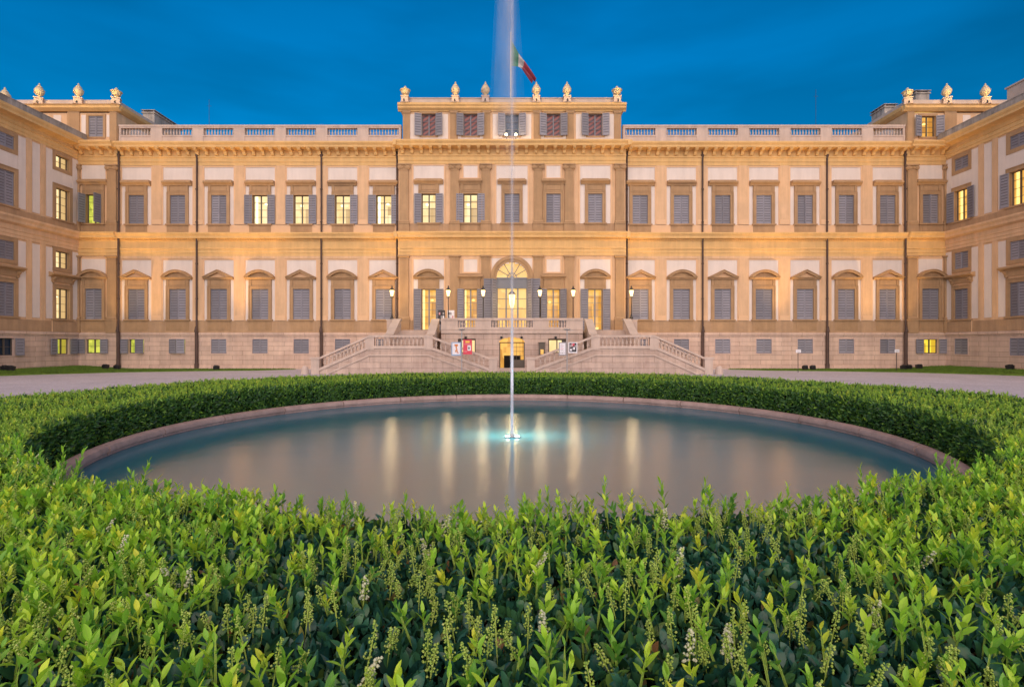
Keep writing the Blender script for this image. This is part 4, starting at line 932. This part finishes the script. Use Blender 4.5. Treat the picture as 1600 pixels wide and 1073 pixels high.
# jet
def spray_mat(name, alpha, z0, z1, a0, a1, scale):
    m = bpy.data.materials.new(name); m.use_nodes = True; nt = m.node_tree; nt.nodes.clear(); L = nt.links.new
    out = N(nt,'ShaderNodeOutputMaterial'); tr = N(nt,'ShaderNodeBsdfTransparent'); df = N(nt,'ShaderNodeBsdfDiffuse',i={'Color':(.9,.9,.95,1)}); tl = N(nt,'ShaderNodeBsdfTranslucent',i={'Color':(.9,.9,.95,1)}); mx = N(nt,'ShaderNodeMixShader',i={0:.5}); mm = N(nt,'ShaderNodeMixShader')
    tc = N(nt,'ShaderNodeTexCoord'); sp = N(nt,'ShaderNodeSeparateXYZ'); L(tc.outputs['Object'], sp.inputs[0])
    r = N(nt,'ShaderNodeMapRange',interpolation_type='SMOOTHSTEP',i={'From Min':z0,'From Max':z1,'To Min':a0,'To Max':a1}); L(sp.outputs['Z'], r.inputs[0])
    mp = N(nt,'ShaderNodeMapping',i={'Scale':(scale,scale,.6)}); L(tc.outputs['Object'], mp.inputs[0]); n = N(nt,'ShaderNodeTexNoise',i={'Scale':3,'Detail':3}); L(mp.outputs[0], n.inputs['Vector'])
    nr = N(nt,'ShaderNodeMapRange',i={'From Min':.3,'From Max':.7,'To Min':.55,'To Max':1.3}); L(n.outputs['Fac'], nr.inputs[0])
    mu = N(nt,'ShaderNodeMath',operation='MULTIPLY',use_clamp=True); L(r.outputs[0], mu.inputs[0]); L(nr.outputs[0], mu.inputs[1])
    L(df.outputs[0], mx.inputs[1]); L(tl.outputs[0], mx.inputs[2]); L(tr.outputs[0], mm.inputs[1]); L(mx.outputs[0], mm.inputs[2]); L(mu.outputs[0], mm.inputs[0]); L(mm.outputs[0], out.inputs[0]); return m
jet = thing('fountain_jet', 'tall thin white water jet rising from the middle of the pool', 'water jet', (0,PCY,WZ))
b = MB(); b.lathe([(.026,0),(.028,1),(.027,3.2),(.033,7),(.045,10),(.06,12)], 12); b.build('water_column', spray_mat('jet_water', 1, .6, 4.6, .95, .2, 3), jet, smooth=True)
b = MB(); b.lathe([(.045,0),(.042,1),(.05,3.2),(.08,7),(.11,10),(.12,12)], 12); b.build('water_column', spray_mat('jet_mist', 1, .6, 5, .3, .05, 3), jet, smooth=True)
b = MB()
for k, f in enumerate((.1,.18,.26,.35,.45,.55,.66,.78,.92,1.08,1.28)):
    b.lathe([(.38*f,5.2),(.36*f,6.4),(.31*f,7.6),(.24*f,9.2),(.17*f,10.6),(.11*f,12.2),(.03*f,12.9)], 20, (-.13+random.uniform(-.07,.07), random.uniform(-.07,.07), random.uniform(-.3,.3)))
b.build('falling_spray', spray_mat('spray', 1, 5.6, 9.8, 0.0, .024, 2), jet, smooth=True)
for k, x in enumerate((-.1,.12)):
    r = thing('fountain_light', '%s bright lamp at the foot of the water jet' % ('left' if k == 0 else 'right'), 'lamp', (x,PCY-.02,WZ), 0, 'lamps at the foot of the jet')
    b = MB(); b.lathe([(.07,-.08),(.08,.01),(.07,.025)], 14); b.build('housing', M['steel'], r); b = MB(); b.lathe([(.06,.02),(.05,.035),(.03,.045),(.005,.05)], 14); b.build('lens', emis('fountain_lens', (.85,1,.95), 8), r, smooth=True)
    lamp('POINT', (x*4,PCY+.2,WZ-.7), 19, (.6,1.0,.92), size=.1)
lamp('SPOT', (0,PCY-.35,WZ+.1), 260, (.9,.95,1), size=.05, aim=(0,PCY,WZ+4), spot=26, blend=.9)
b = MB(); b.lathe([(.05,-.1),(.07,.02),(.05,.07)], 12); b.build('nozzle', M['steel'], jet)

# ================================================================== HEDGE
def leaf_mat(name, stops, trans, rough, spec, rib=(.3,.4,.12)):
    m = bpy.data.materials.new(name); m.use_nodes = True; nt = m.node_tree; b = nt.nodes['Principled BSDF']; L = nt.links.new; out = nt.nodes['Material Output']
    at = N(nt,'ShaderNodeAttribute',attribute_name='tint'); cr = N(nt,'ShaderNodeValToRGB'); e = cr.color_ramp.elements
    while len(e) < len(stops): e.new(.5)
    for el, (p, c) in zip(e, stops): el.position = p; el.color = (*c,1)
    L(at.outputs['Fac'], cr.inputs[0]); col = cr.outputs[0]
    if rib:
        ac = N(nt,'ShaderNodeAttribute',attribute_name='across'); r = N(nt,'ShaderNodeMapRange',i={'From Min':.0,'From Max':.16,'To Min':.35,'To Max':0}); L(ac.outputs['Fac'], r.inputs[0])
        mx = N(nt,'ShaderNodeMix',data_type='RGBA'); L(r.outputs[0], mx.inputs['Factor']); L(col, mx.inputs['A']); mx.inputs['B'].default_value = (*rib,1); col = mx.outputs['Result']
    L(col, b.inputs['Base Color']); b.inputs['Roughness'].default_value = rough; b.inputs['Specular IOR Level'].default_value = spec
    if trans:
        tl = N(nt,'ShaderNodeBsdfTranslucent'); L(col, tl.inputs[0]); ms = N(nt,'ShaderNodeMixShader',i={0:trans}); L(b.outputs[0], ms.inputs[1]); L(tl.outputs[0], ms.inputs[2]); L(ms.outputs[0], out.inputs[0])
    return m
OLD = leaf_mat('old_laurel_leaf', [(0,(.016,.08,.062)),(.35,(.032,.135,.085)),(.7,(.055,.17,.05)),(.9,(.15,.27,.05)),(1,(.26,.13,.05))], .08, .33, .5, (.06,.11,.05))
YNG = leaf_mat('young_laurel_leaf', [(0,(.11,.33,.04)),(.4,(.33,.66,.05)),(.8,(.60,.84,.055)),(1,(.74,.80,.06))], .3, .4, .4, (.36,.46,.12))
SIDE = leaf_mat('laurel_leaf', [(0,(.02,.07,.03)),(.4,(.07,.19,.035)),(.72,(.22,.42,.04)),(1,(.46,.66,.05))], .2, .38, .45, None)
BUD = leaf_mat('flower_buds', [(0,(.32,.52,.09)),(.6,(.52,.66,.14)),(.9,(.66,.70,.28)),(1,(.74,.76,.52))], .2, .6, .2, None)
STEM = mat('green_stem', (.16,.22,.04), .6, .2, 8, .1, 40, .3)
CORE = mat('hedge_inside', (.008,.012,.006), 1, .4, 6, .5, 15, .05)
def unit(v): return v/np.maximum(np.linalg.norm(v, axis=-1, keepdims=True), 1e-9)
def leaf_arrays(P, D, Nn, Ln, Wd, detail, curl=.15, fold=.25):
    D = unit(D); Sd = unit(np.cross(D, Nn)); Nn = np.cross(Sd, D); n = len(P)
    if detail == 2: T = np.array([0,.12,.35,.62,.86,1.]); Wp = np.array([.05,.42,.92,.9,.45,.02])
    elif detail == 1: T = np.array([0,.4,.75,1.]); Wp = np.array([.08,.95,.75,.03])
    else: T = None
    if T is None:
        base = P; tip = P + D*Ln[:,None] - Nn*(curl*Ln)[:,None]; mid = P + D*(Ln*.5)[:,None]
        l = mid + Sd*(Wd*.5)[:,None] + Nn*(fold*Wd*.5)[:,None]; r = mid - Sd*(Wd*.5)[:,None] + Nn*(fold*Wd*.5)[:,None]
        V = np.stack([base, l, tip, r], 1); F = np.array([[0,1,2],[0,2,3]]); ac = np.zeros((n,4))
        return V, F, ac
    cols = []; acs = []
    cv = (curl*(rng.uniform(.3,1.7,n)))[:,None]
    for t, wp in zip(T, Wp):
        c = P + D*(Ln*t)[:,None] - Nn*(cv*(Ln*t*t)[:,None])
        o = (Wd*.5*wp)[:,None]
        cols += [c + Sd*o + Nn*fold*o, c, c - Sd*o + Nn*fold*o]; acs += [1,0,1]
    V = np.stack(cols, 1); F = []
    for i in range(len(T)-1):
        F += [[3*i,3*i+1,3*i+4,3*i+3],[3*i+1,3*i+2,3*i+5,3*i+4]]
    return V, np.array(F), np.tile(np.array(acs, float), (n,1))
class Foliage:
    def __init__(s): s.V = []; s.F = []; s.T = []; s.A = []; s.n = 0
    def add(s, V, F, ac, tint):
        n, k = V.shape[:2]
        idx = (np.arange(n)*k)[:,None,None] + F[None] + s.n
        s.V.append(V.reshape(-1,3)); s.A.append(ac.reshape(-1)); s.n += n*k
        fl = idx.reshape(-1, F.shape[1]); s.F.append(fl); s.T.append(np.repeat(tint, len(F)))
    def build(s, name, m, parent, smooth=True):
        V = np.concatenate(s.V); me = bpy.data.meshes.new(name)
        me.vertices.add(len(V)); me.vertices.foreach_set('co', V.ravel().astype(np.float32))
        sizes = np.concatenate([np.full(len(f), f.shape[1]) for f in s.F]); loops = np.concatenate([f.ravel() for f in s.F])
        me.loops.add(len(loops)); me.loops.foreach_set('vertex_index', loops.astype(np.int32))
        me.polygons.add(len(sizes)); st = np.concatenate([[0], np.cumsum(sizes)[:-1]]); me.polygons.foreach_set('loop_start', st.astype(np.int32))
        if smooth: me.polygons.foreach_set('use_smooth', np.ones(len(sizes), bool))
        a = me.attributes.new('tint','FLOAT','FACE'); a.data.foreach_set('value', np.concatenate(s.T).astype(np.float32))
        a = me.attributes.new('across','FLOAT','POINT'); a.data.foreach_set('value', np.concatenate(s.A).astype(np.float32))
        me.materials.append(m); me.update(calc_edges=True); me.validate()
        return put(name, me, parent)
HT, RI, RO = .99, 8.37, 12.75
def field(x, y, f=1.0, ph=0.0):
    return (np.sin(x*1.7*f+ph)+np.sin(y*2.1*f+1.3+ph)+np.sin((x+y)*1.3*f+2.1*ph)+np.sin((x-y*1.4)*2.9*f+.7))/4
def top_z(x, y): return HT + .06*np.clip((8-y)/5,0,1) + .05*field(x, y, 1.3) + .02*field(x, y, 4, 2.0)
def in_view(x, y, mg=1.2): return (y > 1.25) & (np.abs(x) < (y+mg)*1.0+.4)
hedge = thing('laurel_hedge', 'thick clipped laurel hedge with pale new shoots and flower spikes ringing the round pool', 'hedge', (0,0,0))
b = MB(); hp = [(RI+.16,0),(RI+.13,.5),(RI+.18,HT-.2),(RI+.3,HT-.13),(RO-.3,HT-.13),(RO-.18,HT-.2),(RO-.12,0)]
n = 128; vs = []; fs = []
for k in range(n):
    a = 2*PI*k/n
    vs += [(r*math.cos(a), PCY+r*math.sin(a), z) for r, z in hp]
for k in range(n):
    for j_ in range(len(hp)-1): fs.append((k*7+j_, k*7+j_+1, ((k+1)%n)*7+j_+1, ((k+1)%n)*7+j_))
b.add(vs, fs); b.build('hedge_core', CORE, hedge)  # solid core, the shade inside the hedge put into its near-black colour
def ring_points(dens, sel):
    n = int(dens*PI*(RO**2-RI**2)); r = np.sqrt(rng.uniform(RI**2, RO**2, n)); a = rng.uniform(0, 2*PI, n)
    x, y = r*np.cos(a), PCY+r*np.sin(a); k = sel(x, y) & in_view(x, y); return x[k], y[k]
dist = lambda x, y: np.hypot(x, y)
def rand_dir(n, up, spread):
    v = rng.normal(0, spread, (n,3)); v[:,2] = np.abs(rng.normal(up, spread*.6, n)); return unit(v)
old = Foliage(); side = Foliage(); young = Foliage(); buds = Foliage(); stems = Foliage()
# old clipped leaves on the top: near, middle, far
for d0, d1, dens, Lm, det in ((0,5.6,1500,.078,2),(5.6,9.5,900,.085,1),(9.5,60,420,.105,0)):
    x, y = ring_points(dens, lambda x, y: (dist(x,y) >= d0) & (dist(x,y) < d1)); n = len(x)
    depth = rng.beta(1.2,2.2,n)*.2
    Pn = np.c_[x, y, top_z(x,y)-depth-.03]; D = rand_dir(n, 1.0, .5); Nn = rand_dir(n, .5, .7)
    Ln = rng.uniform(.7,1.25,n)*Lm; Wd = Ln*rng.uniform(.40,.55,n)
    V, F, ac = leaf_arrays(Pn, D, Nn, Ln, Wd, det, .18, .3)
    over = V[:,:,2] - (top_z(V[:,:,0], V[:,:,1])+.015)            # clipped flat by the shears
    V[:,:,2] -= np.maximum(over, 0)*.85
    fo = old if det == 2 else side
    t = np.clip(rng.normal(.4,.25,n) + .12*field(x,y,2.2), 0, 1) if det == 2 else np.clip(rng.normal(.38,.24,n)+.15*field(x,y,1.1), 0, 1)
    fo.add(V, F, ac, t)
# faces of the hedge: inner wall and outer wall
for rad, sgn, dens in ((RI,-1,1250),(RO,1,500)):
    n = int(dens*2*PI*rad*HT); a = rng.uniform(0,2*PI,n); z = rng.uniform(.02,1,n)**.85*HT
    dep = rng.beta(1.2,2,n)*.16
    bulge = .05*np.sin(a*23)+.04*np.sin(a*61+z*7)
    r = rad - sgn*(dep + bulge*.6 + .1*np.clip((z-.75*HT)/(.25*HT),0,1)**2)
    x, y = r*np.cos(a), PCY+r*np.sin(a); k = in_view(x,y); x,y,z,a = x[k],y[k],z[k],a[k]; n = len(x)
    outw = np.c_[sgn*np.cos(a), sgn*np.sin(a), np.zeros(n)]
    D = unit(outw*.55 + rng.normal(0,.5,(n,3)) + np.array([0,0,.45])); Nn = unit(outw + rng.normal(0,.5,(n,3)) + np.array([0,0,.5]))
    dd = dist(x,y); Lm = np.where(dd > 15, .10, .085); Ln = rng.uniform(.7,1.2,n)*Lm; Wd = Ln*rng.uniform(.36,.48,n)
    near = dd < 11
    for kk, det in ((near,1),(~near,0)):
        if kk.sum(): V,F,ac = leaf_arrays(np.c_[x,y,z][kk], D[kk], Nn[kk], Ln[kk], Wd[kk], det, .15, .25); side.add(V,F,ac,np.clip(rng.normal(.3,.2,kk.sum())+.3*np.clip(z[kk]/HT-.7,0,1), 0,1))
# new shoots standing above the clipped top
def shoots(dens, d0, d1, det, hs=(.05,.15)):
    x, y = ring_points(dens*2.2, lambda x, y: (dist(x,y) >= d0) & (dist(x,y) < d1))
    leftness = np.clip((-x/np.maximum(y,1)-.25)*1.2, 0, .55) + np.clip((x/np.maximum(y,1)-.55)*.9, 0, .3)
    pr = .36 + .25*field(x,y,1.5,.8) + leftness*1.1 + .3*np.clip(y-3.5,0,.8) - .16*np.clip(3.3-y,0,1)
    k = rng.uniform(0,1,len(x)) < pr; x, y = x[k], y[k]; n = len(x)
    h = rng.uniform(*hs, n)*np.where(rng.uniform(0,1,n) < .12, 1.5, 1); lean = rng.normal(0,.22,(n,2))
    B = np.c_[x,y,top_z(x,y)-.1]; A = unit(np.c_[lean, np.ones(n)]); tl = h+.1
    st = stems
    V,F,ac = leaf_arrays(B, A, np.tile([0,1,.01],(n,1)), tl, np.full(n,.011), 1, 0, 0); st.add(V,F,ac,np.full(n,.3))
    V,F,ac = leaf_arrays(B, A, np.tile([1,0,.01],(n,1)), tl, np.full(n,.011), 1, 0, 0); st.add(V,F,ac,np.full(n,.3))
    base_t = np.clip(rng.normal(.5,.27,n),0,1); nl = rng.integers(4,10,n); size = rng.uniform(.8,1.4,n)*(1.15 if det == 2 else 1)
    for q in range(10):
        kk = nl > q
        if not kk.any(): continue
        m_ = kk.sum(); az = q*2.4 + rng.uniform(0,6.28,n)[kk]*.15 + (x*37)[kk]; f = (q+.5)/nl[kk]
        open_ = (.95 - .65*f)*rng.uniform(.7,1.25,m_)
        rad = np.c_[np.cos(az), np.sin(az), np.zeros(m_)]
        Dq = unit(A[kk]*np.cos(open_)[:,None] + rad*np.sin(open_)[:,None]); Nq = unit(A[kk]*np.sin(open_)[:,None] - rad*np.cos(open_)[:,None])
        Pq = B[kk] + A[kk]*(tl[kk]*(.5+.5*f))[:,None]
        Lq = size[kk]*(.056 - .03*np.abs(f-.45))*rng.uniform(.8,1.2,m_); 
        V,F,ac = leaf_arrays(Pq, Dq, Nq, Lq, Lq*rng.uniform(.33,.46,m_), det, .12, .3); young.add(V,F,ac,np.clip(base_t[kk]-.06+.25*(f-.5)+rng.normal(0,.07,m_),0,1))
shoots(82, 0, 5.8, 2); shoots(60, 5.8, 10, 1, (.04,.1)); shoots(30, 10, 16, 0, (.03,.11)); shoots(24, 16, 60, 0, (.02,.10))
# taller dark shoots along the pool edge, missed by the shears
n = 70; a = -PI/2 + rng.uniform(-.75,.75,n); rad = RI + rng.beta(1,2.5,n)*.9; x = rad*np.cos(a); y = PCY+rad*np.sin(a)
h = rng.uniform(.10,.30,n); B = np.c_[x,y,top_z(x,y)-.06]; A = unit(np.c_[rng.normal(0,.18,(n,2)), np.ones(n)])
for ax_ in ([0,1,.01],[1,0,.01]): V,F,ac = leaf_arrays(B, A, np.tile(ax_,(n,1)), h+.06, np.full(n,.010), 1, 0, 0); stems.add(V,F,ac,np.full(n,.2))
for q in range(11):
    f = (q+.5)/11; az = q*2.4+x*31; op = (.75-.5*f)*rng.uniform(.7,1.3,n); rd = np.c_[np.cos(az),np.sin(az),np.zeros(n)]
    Dq = unit(A*np.cos(op)[:,None]+rd*np.sin(op)[:,None]); Nq = unit(A*np.sin(op)[:,None]-rd*np.cos(op)[:,None]); Lq = rng.uniform(.07,.11,n)*(1-.35*f)
    V,F,ac = leaf_arrays(B+A*((h+.06)*(.3+.7*f))[:,None], Dq, Nq, Lq, Lq*rng.uniform(.24,.34,n), 2, .1, .3); young.add(V,F,ac,np.clip(rng.normal(.12,.12,n)+.25*f,0,1))
# flower spikes
def spikes(dens, d0, d1, nb):
    x, y = ring_points(dens*2, lambda x, y: (dist(x,y) >= d0) & (dist(x,y) < d1))
    k = rng.uniform(0,1,len(x)) < .5+.45*field(x,y,1.9,3.1); x, y = x[k], y[k]; n = len(x)
    h = rng.uniform(.07,.19,n); B = np.c_[x,y,top_z(x,y)-.05]; A = unit(np.c_[rng.normal(0,.25,(n,2)), np.ones(n)]); tl = h+.05
    for ax_ in ([0,1,.01],[1,0,.01]): V,F,ac = leaf_arrays(B, A, np.tile(ax_,(n,1)), tl, np.full(n,.007), 1, 0, 0); stems.add(V,F,ac,np.full(n,.6))
    white_ = rng.uniform(0,1,n) < .06
    O = np.array([[1,0,0],[-1,0,0],[0,1,0],[0,-1,0],[0,0,1],[0,0,-1]]); FO = np.array([[0,2,4],[2,1,4],[1,3,4],[3,0,4],[2,0,5],[1,2,5],[3,1,5],[0,3,5]])
    for q in range(nb):
        f = (q+.5)/nb; az = q*2.399+rng.uniform(0,6.28,n); rr = (.022 - .014*f)*rng.uniform(.6,1.3,n)
        c = B + A*(tl*(.35+.68*f))[:,None] + np.c_[np.cos(az)*rr, np.sin(az)*rr, np.zeros(n)]
        s_ = rng.uniform(.0040,.0072,n)*np.where(white_,1.35,1)
        V = c[:,None,:] + O[None]*s_[:,None,None]; t = np.clip(rng.normal(.4,.2,n),0,.85); t = np.where(white_ & (rng.uniform(0,1,n) < .7), 1.0, t)
        buds.add(V, FO, np.ones((n,6)), t)
spikes(29, 0, 4.2, 52); spikes(30, 4.2, 7, 30); spikes(14, 7, 12, 14)
old.build('old_leaves', OLD, hedge); side.build('clipped_leaves', SIDE, hedge); young.build('new_shoots', YNG, hedge); buds.build('flower_spikes', BUD, hedge, False); stems.build('stems', BUD, hedge)
